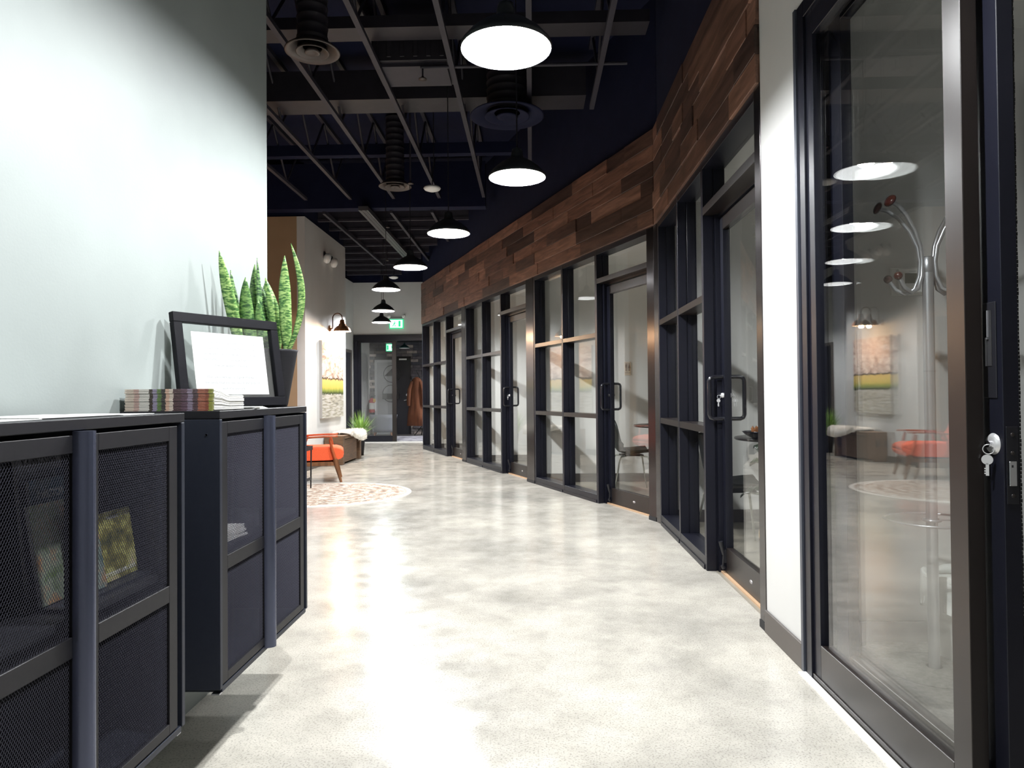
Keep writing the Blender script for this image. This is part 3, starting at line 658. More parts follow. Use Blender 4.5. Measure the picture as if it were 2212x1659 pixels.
MB().box(-0.21, -0.19, -0.065, 0.0, 0, 2.16).box(0.19, 0.21, -0.065, 0.0, 0, 2.16).box(-0.19, 0.19, -0.065, 0.0, 2.10, 2.16).build('door_frame', M['black'], kd)
MB().tube([(0.11, -0.05, 1.12), (0.11, -0.075, 1.12)], 0.035, 16).build('deadbolt', M['satin'], kd)
MB().tube([(0.12, -0.05, 0.98), (0.12, -0.09, 0.98)], 0.025, 12).tube([(0.12, -0.09, 0.98), (0.02, -0.09, 0.96)], 0.012, 8).build('handle', M['satin'], kd)
MB().box(-0.12, 0.10, -0.075, -0.065, 2.11, 2.15).build('door_plate', M['white'], kd)

t = thing('wall_planter', 'black round hoop planter on the grey lobby door, the upper one with a triangle', 'planter', (-3.97, 19.94, 1.72), 0)
def hoop(t, tri):
    n = 28; MB().tube([(0.24*math.cos(2*PI*k/n), 0, 0.24*math.sin(2*PI*k/n)) for k in range(n+1)], 0.010, 8).build('hoop', M['black'], t)
    if tri: MB().prism([(-0.22, -0.06), (0.2, -0.06), (0.02, 0.17)], -0.01, 0.01, mat=Matrix.Rotation(PI/2, 4, 'X')).build('plate', M['black'], t)
    else: MB().box(-0.235, 0.235, -0.08, 0.0, -0.16, 0.0).build('box', M['black'], t)
hoop(t, True)
t = thing('wall_planter', 'black round hoop planter on the grey lobby door, the lower one with a box', 'planter', (-4.00, 19.94, 1.16), 0)
hoop(t, False)

t = thing('fire_extinguisher', 'red fire extinguisher on the lobby wall left of the grey door', 'extinguisher', (-4.53, 19.85, 0.62))
MB().lathe([(0, 0), (0.075, 0.005), (0.08, 0.02), (0.08, 0.34), (0.05, 0.40), (0.025, 0.42)], 20).build('cylinder', M['red'], t)
MB().lathe([(0.081, 0.10), (0.081, 0.28)], 20).build('label_plate', M['white'], t)
MB().box(-0.03, 0.03, -0.02, 0.02, 0.42, 0.47).box(-0.02, 0.10, -0.012, 0.012, 0.47, 0.49).build('valve', M['black'], t)
MB().box(0.05, 0.12, -0.085, -0.08, 0.30, 0.40).build('inspection_tag', M['yellow'], t)
MB().box(-0.09, 0.09, 0.078, 0.146, 0.05, 0.40).build('bracket', M['white'], t)

def tub_chair(loc, rz):
    t = thing('tub_chair', 'low grey fabric lounge chair with wooden legs behind the lobby glass', 'chair', loc, rz)
    g = []
    for i in range(9):
        a = PI*(0.0+i/8); row = []
        for j in range(6):
            f = j/5; rr = 0.24+0.09*f
            row.append((rr*math.cos(a)*1.02, -0.08-rr*math.sin(a)*0.85, 0.17+0.44*f))
        g.append(row)
    MB().sheet(g, 0.05).build('backrest', M['grey_fabric'], t)
    MB().box(-0.26, 0.26, -0.22, 0.30, 0.17, 0.36).build('seat', M['grey_fabric'], t, 0.03)
    for sx in (-1, 1):
        for sy in (-1, 1):
            MB().tube([(sx*0.19, sy*0.2, 0.18), (sx*0.24, sy*0.26, 0)], [0.022, 0.014], 10).build('leg', M['walnut'], t)
tub_chair((-3.80, 17.95, 0.012), R(8))
tag(MB().box(-3.75, -1.9, 17.0, 19.0, 0.0, 0.012).build('lobby_rug', noisy('lobby_rug', [(0.35, (0.16, 0.15, 0.20)), (0.5, (0.42, 0.41, 0.46)), (0.65, (0.66, 0.65, 0.68))], 3.5, rough=0.95)), 'pale patterned rug on the lobby floor beyond the glass', 'rug')

def coat_tree(loc):
    t = thing('coat_tree', 'black branching coat tree standing by the lobby brick wall', 'coat rack', loc)
    MB().tube([(0, 0, 0.15), (0, 0, 1.72)], 0.02, 10).build('pole', M['black'], t)
    for k in range(4):
        a = k*PI/2+0.4
        MB().tube([(0, 0, 0.32), (0.10*math.cos(a), 0.10*math.sin(a), 0.2), (0.26*math.cos(a), 0.26*math.sin(a), 0.01)], 0.014, 8).build('foot', M['black'], t)
        MB().tube([(0, 0, 1.40), (0.10*math.cos(a), 0.10*math.sin(a), 1.58), (0.20*math.cos(a), 0.20*math.sin(a), 1.80)], 0.012, 8).build('hook', M['black'], t)
coat_tree((-2.98, 19.3, 0))
def coat():
    g = []
    H = [(1.60, 0.03), (1.55, 0.10), (1.45, 0.16), (1.2, 0.17), (0.9, 0.20), (0.6, 0.25), (0.28, 0.28)]
    for z, r in H:
        row = []
        for k in range(25):
            a = 2*PI*k/24; w_ = 1+0.12*math.sin(5*a+z*2)*(1.7-z)
            row.append((r*math.cos(a)*w_, 0.55*r*math.sin(a)*w_, z))
        g.append(row)
    t = thing('coat', 'long rust brown coat hanging from the coat tree in the lobby', 'coat', (-3.13, 19.10, 0), R(-10))
    MB().sheet(g, 0.012).build('coat_body', M['coat'], t)
    for sx in (-1, 1):
        MB().tube([(sx*0.11, -0.03, 1.48), (sx*0.19, -0.06, 1.25), (sx*0.21, -0.07, 0.95), (sx*0.20, -0.07, 0.82)], [0.05, 0.06, 0.055, 0.05], 12).build('sleeve', M['coat'], t)
coat()

def exit_sign(loc, label, W, Hh, flip=1, hang=0):
    t = thing('exit_sign', label, 'exit sign', loc)
    MB().box(-W/2, W/2, -0.02, 0.02, -Hh/2, Hh/2).build('housing', M['exit_green'], t, 0.004)
    y = -0.024
    MB().box(-W/2+0.02, W/2-0.02, y, -0.02, -Hh/2+0.02, Hh/2-0.02).build('lit_panel', M['exit_white'], t)
    m = MB(); f = flip*0.9; k = Hh/0.19
    def q(pts): m.prism([(f*a*k, b_*k) for a, b_ in pts] if flip > 0 else [(f*a*k, b_*k) for a, b_ in reversed(pts)], -y, -y+0.002, mat=Matrix.Rotation(PI/2, 4, 'X'))
    q([(0.05, -0.06), (0.10, -0.06), (0.10, 0.06), (0.05, 0.06)])
    q([(-0.045, 0.035), (-0.025, 0.035), (-0.025, 0.055), (-0.045, 0.055)])
    q([(-0.065, -0.01), (-0.035, -0.015), (-0.02, 0.028), (-0.05, 0.03)])
    q([(-0.065, -0.01), (-0.045, -0.012), (-0.075, -0.055), (-0.095, -0.05)])
    q([(-0.04, -0.012), (-0.015, -0.03), (-0.02, -0.06), (-0.035, -0.055)])
    q([(-0.03, 0.02), (0.0, 0.0), (0.005, 0.01), (-0.02, 0.03)])
    m.build('running_figure', M['exit_green'], t)
    if hang: MB().tube([(0, 0, Hh/2), (0, 0, hang)], 0.008, 8).build('stem', M['white'], t)
    MB().box(-W*0.45, W*0.45, -0.03, 0.02, Hh/2, Hh/2+0.025).build('lamp_bracket', M['grey_trim'], t)
    for sx in (-0.52, 0.55):
        MB().ball((sx*W, -0.05, Hh/2+0.065), 0.045, 12, sc=(1, 0.7, 1)).build('emergency_lamp', M['white'], t)
    return t
exit_sign((-3.19, 16.575, 2.80), 'lit green running-man exit sign on the white wall above the lobby doors', 0.33, 0.22)
exit_sign((-3.72, 18.5, 2.37), 'lit green exit sign hanging inside the lobby, seen through the glass', 0.24, 0.20, -1, 0.83)

# ------------------------------------------------------------------ pendants
def shade_prof(): return [(0.200, 0.0), (0.203, 0.008), (0.197, 0.022), (0.165, 0.060), (0.115, 0.100), (0.070, 0.125), (0.045, 0.140), (0.040, 0.175), (0.034, 0.200), (0.018, 0.208), (0.0, 0.209)]
def pendant(loc, label, zc=3.95, on=True, small=1.0, mat='shade_out'):
    t = thing('pendant_lamp', label, 'pendant lamp', loc, 0, 'pendant lamps along the corridor' if on else None)
    s = small
    MB().lathe([(r*s, z*s) for r, z in shade_prof()], 40).build('shade', M[mat], t)
    MB().lathe([(r*s*0.985, z*s+0.0005-0.002*(i > 1)) for i, (r, z) in enumerate(shade_prof()[:8])]+[(0.0, 0.130*s)], 40).build('shade_lining', M['shade_in'], t)
    MB().ball((0, 0, 0.105*s), 0.024*s, 14, sc=(1, 1, 0.8)).build('bulb', M['bulb'] if on else M['white'], t)
    MB().tube([(0, 0, 0.205*s), (0, 0, zc-loc[2])], 0.0045, 8).build('cord', M['black'], t)
    MB().lathe([(0.0, -0.03), (0.05, -0.028), (0.06, 0)], 20, c=(0, 0, zc-loc[2])).build('canopy', M['black'], t)
    if on:
        lamp('pendant_light', (0, 0, 0.088), P_PENDANT, C_PENDANT, 0.055, t)
    return t
ZP = 2.63
pos = [(-0.10, 3.07), (-0.09, 4.91), (-0.77, 6.59), (-1.43, 8.32), (-2.08, 10.05), (-2.66, 12.6), (-3.12, 14.6)]
nm = ['first pendant lamp from the camera, the largest glowing dome', 'second pendant lamp from the camera, beside the corner of the wood band', 'third pendant lamp from the camera, in front of the angled glass wall',
      'fourth pendant lamp from the camera, a thin bright oval', 'fifth pendant lamp from the camera, its top against the far wall edge', 'sixth pendant lamp, dark dome with white inside just above the last one',
      'last pendant lamp, lowest in view, overlapping the exit sign']
for (x, y), l in zip(pos, nm): pendant((x, y, ZP), l, 4.58)
pendant((0.10, 1.50, ZP), 'pendant lamp overhead just before the view begins', 4.58)
pendant((-3.30, 18.2, 2.33), 'small unlit dark green pendant lamp inside the lobby', 3.19, False, 0.68, 'green_shade')

pl = pendant((-1.45, 18.3, 2.33), 'added fill lamp brightening the lobby, pendant shaped and hidden by the glazing end wall', 3.19, True, 0.9)  # unseen lamp added only to brighten the dark lobby and its bricks
for c in pl.children:
    if c.type == 'LIGHT': c.data = c.data.copy(); c.data.energy = 300
# ------------------------------------------------------------------ ceiling structure
def joist(x, y0, y1, zb=3.95, zt=4.55):
    b = MB(); b.box(x-0.022, x+0.022, y0, y1, zb, zb+0.04); b.box(x-0.022, x+0.022, y0, y1, zt, zt+0.05)
    y = y0+0.3; k = 0
    while y < y1-0.5:
        za, zb2 = (zb+0.03, zt+0.01) if k % 2 == 0 else (zt+0.01, zb+0.03)
        b.tube([(x, y, za), (x, y+0.5, zb2)], 0.014, 5, caps=False); y += 0.5; k += 1
    b.build('joist', M['joist'], ceil)
for x in (-5.2, -4.55, -3.9, -3.25, -2.6, -1.97, -1.31, -0.67, 0.0, 0.62):
    y1 = 10.1 if x < -0.45 else (10.1 if x < -0.4 else CY+(CX-x)/0.399-0.3)
    joist(x, -2.0, min(10.1, y1))
for (y, z, h, d) in ((4.3, 4.25, 0.12, 0.10), (5.85, 4.15, 0.10, 0.22), (7.2, 4.10, 0.30, 0.35), (9.0, 4.2, 0.14, 0.12)):
    x1 = min(XB-0.0, CX-0.399*max(0, y-CY)-0.1)
    MB().box(-6.5, x1, y-d/2, y+d/2, z, z+h).build('cross_beam', M['dark_ceiling'] if d < 0.2 else M['duct'], ceil)
MB().box(-6.5, CX-0.399*(10.25-CY)-0.1, 10.15, 10.34, 3.84, 4.5).build('girder', M['dark_ceiling'], ceil)
y = 11.0
while y < 16.4:
    x1 = CX-0.399*(y-CY)-0.12
    MB().box(-4.2 if y > 12.7 else -3.35, x1, y-0.022, y+0.022, 3.86, 3.90).box(-4.2 if y > 12.7 else -3.35, x1, y-0.006, y+0.006, 3.90, 4.5).build('joist', M['joist'], ceil); y += 0.62
for x in (-3.05, -2.05, -1.45):
    if x > -2: 
        MB().box(x-0.02, x+0.02, 10.3, 12.3, 3.80, 3.86).build('strut', M['joist'], ceil)
    else: MB().box(x-0.02, x+0.02, 10.3, 14.5, 3.80, 3.86).build('strut', M['joist'], ceil)
b = MB(); b.box(-2.44, -2.30, 9.9, 13.5, 3.74, 3.80)
b.box(-2.41, -2.39, 9.92, 13.48, 3.735, 3.74).box(-2.35, -2.33, 9.92, 13.48, 3.735, 3.74)
tag(b.build('linear_diffuser', M['track']), 'long slotted grey linear air grille under the far ceiling', 'vent')

def spiral_duct(mb, x, y, z0, z1, r):
    pr = []; z = z0
    while z < z1:
        pr += [(r, z), (r, z+0.05), (r+0.006, z+0.058), (r+0.006, z+0.066)]; z += 0.075
    mb.lathe(pr, 28, c=(x, y, 0))
def air_diffuser(loc, label, r=0.2, mt='diffuser'):
    t = thing('ceiling_diffuser', label, 'vent', loc, 0)
    b = MB(); spiral_duct(b, 0, 0, 0.03, 4.55-loc[2], r*0.55); b.build('duct', M['duct'], t)
    MB().lathe([(0.11*r/0.2, 0.07), (0.15*r/0.2, 0.04), (r, 0.0), (r*1.02, -0.008), (r*0.98, -0.014), (0.15*r/0.2, 0.018), (0.105*r/0.2, 0.05)], 36).build('outer_cone', M[mt], t)
    MB().lathe([(0.075*r/0.2, 0.035), (0.12*r/0.2, -0.006), (0.123*r/0.2, -0.014), (0.116*r/0.2, -0.016), (0.07*r/0.2, 0.02)], 32).build('middle_cone', M[mt], t)
    MB().lathe([(0.03*r/0.2, 0.02), (0.06*r/0.2, -0.014), (0.05*r/0.2, -0.022), (0.02*r/0.2, -0.005), (0, -0.005)], 28).build('inner_cone', M[mt], t)
    return t
air_diffuser((-1.62, 5.2, 3.70), 'round brown air diffuser on a spiral duct at the top left of the ceiling')
air_diffuser((-1.68, 8.7, 3.72), 'smaller looking round air diffuser beside the white ceiling disc')
air_diffuser((-0.22, 6.9, 3.86), 'wide round air diffuser behind the two nearest pendant lamps', 0.36, 'dark_ceiling')
for loc, lab in (((-1.12, 8.0, 3.47), 'white round ceiling disc beside the second air diffuser'), ((-2.9, 14.8, 3.60), 'tiny white ceiling disc near the far wall')):
    t = thing('ceiling_disc', lab, 'detector', loc)
    MB().lathe([(0.0, -0.03), (0.04, -0.028), (0.085, -0.012), (0.10, 0.006), (0.09, 0.022), (0.0, 0.026)], 28).build('disc', M['white'], t)
    MB().tube([(0, 0, 0.02), (0.02, 0, 0.30), (0.02, 0, 4.55-loc[2])], 0.006, 6).build('stem', M['black'], t)
b = MB().box(-0.35, 0.35, -0.25, 0.25, 0, 0.28)
for k in range(6): b.box(-0.33+k*0.115, -0.29+k*0.115, -0.262, -0.25, 0.03, 0.25)
t = thing('air_unit', 'dark boxy air unit among the ceiling joists left of the nearest pendant', 'air unit', (-1.02, 6.3, 4.02))
b.build('casing', M['duct'], t, 0.004)
MB().box(-0.30, 0.30, -0.20, 0.20, -0.03, 0.0).build('drip_tray', M['joist'], t)
MB().tube([(0.28, 0, 0.28), (0.28, 0, 0.53)], 0.012, 6).build('hanger', M['black'], t)
MB().tube([(-0.28, 0, 0.28), (-0.28, 0, 0.53)], 0.012, 6).build('hanger', M['black'], t)
# rectangular ducts running along the corridor
t = thing('air_duct', 'dark rectangular duct running lengthwise between the ceiling joists at top left', 'duct', (-1.47, 0, 4.39))
MB().box(-0.06, 0.06, 3.4, 6.7, 0, 0.12).build('duct_run', M['duct'], t, 0.01)
for k in range(3): MB().box(-0.066, 0.066, 3.9+k*1.1, 3.93+k*1.1, -0.006, 0.126).build('duct_flange', M['joist'], t)
t = thing('sprinkler_pipe', 'thin sprinkler pipe crossing the ceiling behind the nearest pendants', 'pipe', (0, 6.1, 3.98))
MB().tube([(-0.95, 0, 0), (0.85, 0, 0)], 0.016, 8).build('pipe', M['joist'], t)
t2 = []
for (x, y, z, lab) in ((-0.93, 6.1, 3.90, 'brown sprinkler head at the end of the thin ceiling pipe'), (-1.40, 8.2, 3.62, 'small pale sprinkler head beside the second air diffuser'), (-2.25, 11.0, 3.78, 'small sprinkler head under the far ceiling joists'), (-2.75, 13.4, 3.72, 'tiny sprinkler head above the fifth pendant lamp')):
    t = thing('fire_sprinkler', lab, 'sprinkler', (x, y, z))
    MB().lathe([(0.0, -0.03), (0.035, -0.028), (0.035, -0.02), (0.012, -0.015), (0.012, 0.0)], 16).build('deflector', M['diffuser'], t)
    MB().tube([(0, 0, 0), (0, 0, 4.55-z if y != 6.1 else 0.09)], 0.008, 6).build('drop_pipe', M['joist'], t)

# ------------------------------------------------------------------ painting wall
t = thing('painting', 'unframed canvas landscape of clouds, golden bank and water below the copper wall lamp', 'painting', (-3.36, 11.68, 1.375))
MB().box(0.0, 0.045, -0.62, 0.62, -0.62, 0.62).build('canvas', M['canvas_side'], t)
MB().box(0.045, 0.048, -0.62, 0.62, -0.62, 0.62).build('painted_face', M['painting'], t)
def sconce(loc, rz, label):
    t = thing('wall_sconce', label, 'wall lamp', loc, rz)
    MB().lathe([(0.0, 0.03), (0.04, 0.028), (0.055, 0.0)], 20, mat=Matrix.Rotation(PI/2, 4, 'Y')).build('wall_plate', M['copper'], t)
    pts = [(0.0, 0, 0), (0.05, 0, 0.0)]
    pts = [(0.02, 0, -0.01), (0.055, 0, 0.0), (0.06, 0, 0.03), (0.06, 0, 0.17)]+[(0.14-0.08*math.cos(PI*k/8), 0, 0.17+0.08*math.sin(PI*k/8)) for k in range(1, 9)]+[(0.22, 0, 0.13)]
    MB().tube(pts, 0.009, 10).build('gooseneck', M['bronze_tube'], t)
    MB().lathe([(0.0, 0.145), (0.03, 0.142), (0.04, 0.12), (0.042, 0.08), (0.055, 0.07), (0.062, 0.045), (0.09, 0.03), (0.125, -0.005), (0.142, -0.045), (0.145, -0.055)], 32, c=(0.22, 0, 0)).build('shade', M['copper'], t)
    MB().lathe([(0.142, -0.054), (0.139, -0.045), (0.122, -0.007), (0.088, 0.026), (0.0, 0.03)], 32, c=(0.22, 0, 0)).build('shade_lining', M['shade_in'], t)
    MB().ball((0.22, 0, -0.025), 0.03, 12).build('bulb', M['warm_bulb'], t)
    lamp('sconce_light', (0.22, 0, -0.062), P_SCONCE, C_SCONCE, 0.03, t)
sconce((-3.36, 11.62, 2.235), 0, 'copper gooseneck wall lamp above the landscape painting')
sconce((-4.75, 10.37, 2.235), -PI/2, 'copper gooseneck wall lamp on the tan wall, hidden behind the near wall')
t = thing('emergency_light', 'pair of small white emergency lamp heads high on the wall above the copper lamp', 'emergency light', (-3.36, 11.55, 3.37))
for yy in (-0.2, 0.2):
    MB().lathe([(0.0, 0.10), (0.07, 0.095), (0.085, 0.06), (0.07, 0.02), (0.03, 0.0)], 20, mat=Matrix.Translation((0, yy, 0)) @ Matrix.Rotation(PI/2+0.35, 4, 'Y')).build('lamp_head', M['white'], t)
    MB().box(0, 0.02, yy-0.03, yy+0.03, 0.02, 0.09).build('mount', M['black'], t)

# bench with fur throw
t = thing('bench', 'brown solid wood block bench under the landscape painting', 'bench', (-3.04, 11.24, 0))
MB().box(-0.30, 0.0, 0.0, 0.11, 0, 0.47).build('end_slab', M['bench_wood'], t, 0.006)
MB().box(-0.30, 0.0, 1.12, 1.23, 0, 0.47).build('end_slab', M['bench_wood'], t, 0.006)
MB().box(-0.28, -0.02, 0.13, 0.98, 0.03, 0.40).build('box', M['bench_wood'], t, 0.004)
MB().box(-0.30, 0.0, 0.11, 1.12, 0.41, 0.47).build('seat', M['bench_wood'], t, 0.006)
MB().box(-0.20, -0.12, -0.002, 0.0, 0.24, 0.34).build('hand_hole', M['black'], t)
def fur():
    b = MB(); g = []; rn = random.Random(2)
    prof = [(-0.28, 0.485), (-0.20, 0.50), (-0.10, 0.505), (-0.01, 0.50), (0.035, 0.475), (0.055, 0.42), (0.06, 0.37), (0.05, 0.335)]
    for i in range(15):
        y = 0.35+i*(1.0/14); row = []
        for j, (x, z) in enumerate(prof):
            k = 0.0 if i > 8 else (j > 4)*0.07*(9-i)/5
            row.append((x+rn.uniform(-.012, .012), y+rn.uniform(-.015, .015), min(z+rn.uniform(-.012, .012)+k, 0.53)))
        g.append(row)
    b.sheet(g, 0.03)
    t = thing('fur_throw', 'white fluffy fur throw draped over the far end of the wooden bench', 'throw', (-3.04, 11.24, 0))
    b.build('throw_hide', M['fur'], t)
    h = MB()
    for _ in range(3500):
        i = rn.randrange(14); j = rn.randrange(len(prof)-1); u, v = rn.random(), rn.random()
        p = (Vector(g[i][j])*(1-u)+Vector(g[i+1][j])*u)*(1-v)+(Vector(g[i][j+1])*(1-u)+Vector(g[i+1][j+1])*u)*v
        d = Vector((rn.uniform(-.4, 1.0), rn.uniform(-.7, .7), rn.uniform(-.3, 1.0))).normalized()*rn.uniform(0.03, 0.06)
        s_ = Vector((rn.uniform(-1, 1), rn.uniform(-1, 1), rn.uniform(-1, 1))).normalized()*0.004
        h.add([p-s_, p+s_, p+d], [(0, 1, 2)])
    h.build('fur_pile', M['fur'], t, kind='stuff')
fur()
def grass_plant(loc, label):
    t = thing('potted_grass', label, 'plant', loc)
    MB().lathe([(0.0, 0.0), (0.06, 0.0), (0.085, 0.32), (0.078, 0.32), (0.075, 0.28), (0.0, 0.28)], 28).build('pot', M['pot'], t)
    b = MB(); rn = random.Random(4)
    for k in range(230):
        a = rn.uniform(0, 2*PI); r0 = rn.uniform(0, 0.06); sp = rn.uniform(0.04, 0.34)**1; h = rn.uniform(0.35, 0.62)-sp*0.5
        p0 = Vector((r0*math.cos(a), r0*math.sin(a), 0.28)); p1 = p0+Vector((sp*0.35*math.cos(a), sp*0.35*math.sin(a), h*0.6)); p2 = p0+Vector((sp*math.cos(a), sp*math.sin(a), h))
        s_ = Vector((-math.sin(a), math.cos(a), 0))*0.0065
        b.add([p0-s_, p0+s_, p1+s_*0.9, p1-s_*0.9, p2], [(0, 1, 2, 3), (3, 2, 4)])
    b.build('grass_blades', M['grass'], t, kind='stuff')
grass_plant((-3.21, 13.10, 0), 'bushy green ornamental grass plant standing behind the bench')

# ------------------------------------------------------------------ lounge group
rug = MB().lathe([(0.0, 0.008), (0.90, 0.008), (0.965, 0.008), (0.98, 0.004), (0.98, 0.0)], 96, smooth=False)
o = rug.build('round_rug', M['rug']); o.location = (-2.37, 7.98, 0.0); tag(o, 'round cream and brown distressed rug on the concrete floor', 'rug')
def armchair():
    F = math.atan2(0.262, 0.965)
    t = thing('armchair', 'orange cushioned armchair with wooden frame beside the round rug', 'armchair', (-2.47, 9.05, 0), F)
    # local: +x front, +y far side; front near leg at origin
    W = 0.60; D = 0.62
    for yy in (0.0, W):
        MB().tube([(-0.075, yy, 0.30), (-0.055, yy, 0.20), (0.0, yy, 0.0)], [0.030, 0.027, 0.016], 10).build('leg', M['walnut'], t)
        MB().tube([(-D+0.06, yy, 0.30), (-D-0.02, yy, 0.0)], [0.028, 0.016], 10).build('leg', M['walnut'], t)
        MB().tube([(-0.06, yy, 0.46-0.2), (-0.11, yy, 0.42), (-0.14, yy, 0.565)], [0.022, 0.020, 0.017], 10).build('arm_support', M['red_wood'], t)
        MB().tube([(-0.46, yy, 0.28), (-0.50, yy, 0.42), (-0.44, yy, 0.57)], [0.024, 0.020, 0.018], 10).build('arm_support', M['red_wood'], t)
        g = [[(x, yy+s_*wd, z) for s_ in (-1, -0.5, 0.5, 1)] for x, z, wd in ((-0.60, 0.555, 0.018), (-0.50, 0.575, 0.028), (-0.35, 0.585, 0.032), (-0.20, 0.59, 0.035), (-0.08, 0.592, 0.032), (-0.04, 0.592, 0.02))]
        MB().sheet(g, 0.022).build('armrest', M['red_wood'], t)
    MB().box(-D, -0.05, -0.01, W+0.01, 0.215, 0.265).build('seat_frame', M['walnut'], t, 0.006)
    g = []
    n = 18
    for i in range(n+1):      # closed rounded cushion section swept along y
        a = 2*PI*i/n
        cx_ = -0.30+0.335*math.copysign(abs(math.cos(a))**0.45, math.cos(a)); cz = 0.365+0.098*math.copysign(abs(math.sin(a))**0.65, math.sin(a))
        row = []
        for j in range(7):
            f = j/6; e = 0.86+0.14*math.sin(PI*f)**0.4 if 0 < f < 1 else 0.80
            row.append((-0.30+(cx_+0.30)*(0.97+0.03*(0 < f < 1)), 0.015+(W-0.03)*f, 0.365+(cz-0.365)*e))
        g.append(row)
    b = MB(); b.sheet(g, 0.002)
    b.add([r[0] for r in g[:-1]], [tuple(range(n))]); b.add([r[-1] for r in g[:-1]], [tuple(reversed(range(n)))])
    b.build('seat_cushion', M['orange'], t)
    g = [[(-0.60-0.16*f+th, 0.02+(W-0.04)*u, 0.46+0.36*f) for u in (0, .25, .5, .75, 1)] for f, th in ((0, 0), (0.3, -0.01), (0.7, -0.01), (1, 0))]
    MB().sheet(g, 0.10).build('back_cushion', M['orange'], t)
    MB().tube([(-0.56, 0.0, 0.25), (-0.80, 0.0, 0.86)], 0.02, 8).build('back_post', M['red_wood'], t)
    MB().tube([(-0.56, W, 0.25), (-0.80, W, 0.86)], 0.02, 8).build('back_post', M['red_wood'], t)
armchair()
t = thing('side_table', 'thin black metal side table with two tray shelves in front of the orange armchair', 'table', (-2.82, 8.28, 0.008))
MB().box(-0.17, 0.17, -0.17, 0.17, 0.46, 0.475).box(-0.17, 0.17, -0.17, -0.162, 0.475, 0.51).box(-0.17, 0.17, 0.162, 0.17, 0.475, 0.51).box(-0.17, -0.162, -0.162, 0.162, 0.475, 0.51).box(0.162, 0.17, -0.162, 0.162, 0.475, 0.51).build('tray_top', M['black'], t)
MB().box(-0.16, 0.16, -0.16, 0.16, 0.10, 0.115).box(-0.16, 0.16, -0.16, -0.155, 0.115, 0.135).box(0.155, 0.16, -0.155, 0.16, 0.115, 0.135).build('lower_shelf', M['black'], t)
for sx in (-1, 1):
    for sy in (-1, 1): MB().tube([(sx*0.15, sy*0.15, 0), (sx*0.155, sy*0.155, 0.46)], 0.009, 8).build('leg', M['black'], t)

# ------------------------------------------------------------------ mesh cabinets
def lattice(w_, h_, px=0.0072, pz=0.0106, t=0.0015, d=0.0014):
    "expanded metal: strands weaving up, in the local y-z plane"
    b = MB(); nx = int(w_/px); nz = int(h_/pz); px = w_/nx; pz = h_/nz
    vs = []; fs = []
    def strand(pts):
        o = len(vs)
        for y, z in pts:
            vs.extend([(0, y-t/2, z), (0, y+t/2, z), (-d/2, y, z), (d/2, y, z)])
        for k in range(len(pts)-1):
            a = o+4*k; fs.append((a, a+1, a+5, a+4)); fs.append((a+2, a+3, a+7, a+6))
    for i in range(nx):
        strand([(i*px+(0.5*px if k % 2 else 0.02*px)-0.0, k*pz/2) for k in range(2*nz+1)])
        strand([(i*px+(0.5*px if k % 2 else 0.98*px), k*pz/2) for k in range(2*nz+1)])
    b.add(vs, fs); return b
DW = 0.372; SW = 0.040
panel_up = lattice(DW-2*SW, 0.367).mesh('mesh_panel', M['mesh']); panel_lo = lattice(DW-2*SW, 0.306).mesh('mesh_panel', M['mesh'])
def cabinet(y0, label):
    t = thing('mesh_door_cabinet', label, 'cabinet', (-0.919, y0, 0.247), 0, 'mesh door cabinets on the left wall')
    # local: x from -0.30 (wall) to 0 (front), y 0..0.80, z 0..0.83
    MB().box(-0.30, 0.0, 0.0, 0.80, 0.807, 0.83).build('top_panel', M['cab_front'], t, 0.0015)
    MB().box(-0.30, 0.0, 0.0, 0.016, 0.012, 0.805).build('side_panel', M['cab'], t, 0.0012)
    MB().box(-0.30, 0.0, 0.784, 0.80, 0.012, 0.805).build('side_panel', M['cab'], t, 0.0012)
    MB().box(-0.30, -0.002, 0.0165, 0.7835, 0.0, 0.016).build('bottom_panel', M['cab'], t, 0.001)
    MB().box(-0.30, -0.294, 0.0165, 0.7835, 0.017, 0.806).build('back_panel', M['cab_in'], t)
    MB().box(-0.29, -0.035, 0.018, 0.782, 0.405, 0.42).build('shelf', M['cab_in'], t)
    for yy in (0.012, 0.775): 
        MB().box(-0.03, -0.005, yy-0.008, yy+0.012, -0.004, 0.0).build('corner_foot', M['alu'], t)
    for k, ya in enumerate((0.018, 0.018+DW+0.004)):
        dd = empty('door', (0, ya, 0), 0, t)
        MB().box(-0.022, -0.003, 0, SW, 0.020, 0.797).build('stile', M['cab_front'], dd, 0.001)
        MB().box(-0.022, -0.003, DW-SW, DW, 0.020, 0.797).build('stile', M['cab_front'], dd, 0.001)
        for z0, z1 in ((0.020, 0.046), (0.352, 0.394), (0.761, 0.797)):
            MB().box(-0.022, -0.003, SW, DW-SW, z0, z1).build('rail', M['cab_front'], dd, 0.001)
        link('mesh_panel', panel_lo, dd, (-0.010, SW, 0.046), kind='stuff'); link('mesh_panel', panel_up, dd, (-0.010, SW, 0.394), kind='stuff')
        if k == 0:
            n = 10; sec = [(-0.003+0.032*math.sin(PI*i/n), DW-0.042+0.0225*(1-math.cos(PI*i/n))) for i in range(n+1)]
            vs = [(x, y, 0.010) for x, y in sec]+[(x, y, 0.805) for x, y in sec]; m_ = n+1
            g = MB(); g.add(vs, [(i+1, i, m_+i, m_+i+1) for i in range(n)], 0, True); g.add(vs, [tuple(range(m_)), tuple(reversed(range(m_, 2*m_)))])
            g.build('grip', M['grip'], dd)
    MB().lathe([(0, 0), (0.003, 0), (0.003, 0.002)], 10, mat=Matrix.Translation((-0.04, 0.0, 0.76)) @ Matrix.Rotation(PI/2, 4, 'X')).build('side_hole', M['rubber'], t)
    return t
cabinet(1.042, 'dark metal cabinet with mesh doors nearest the camera, books inside')
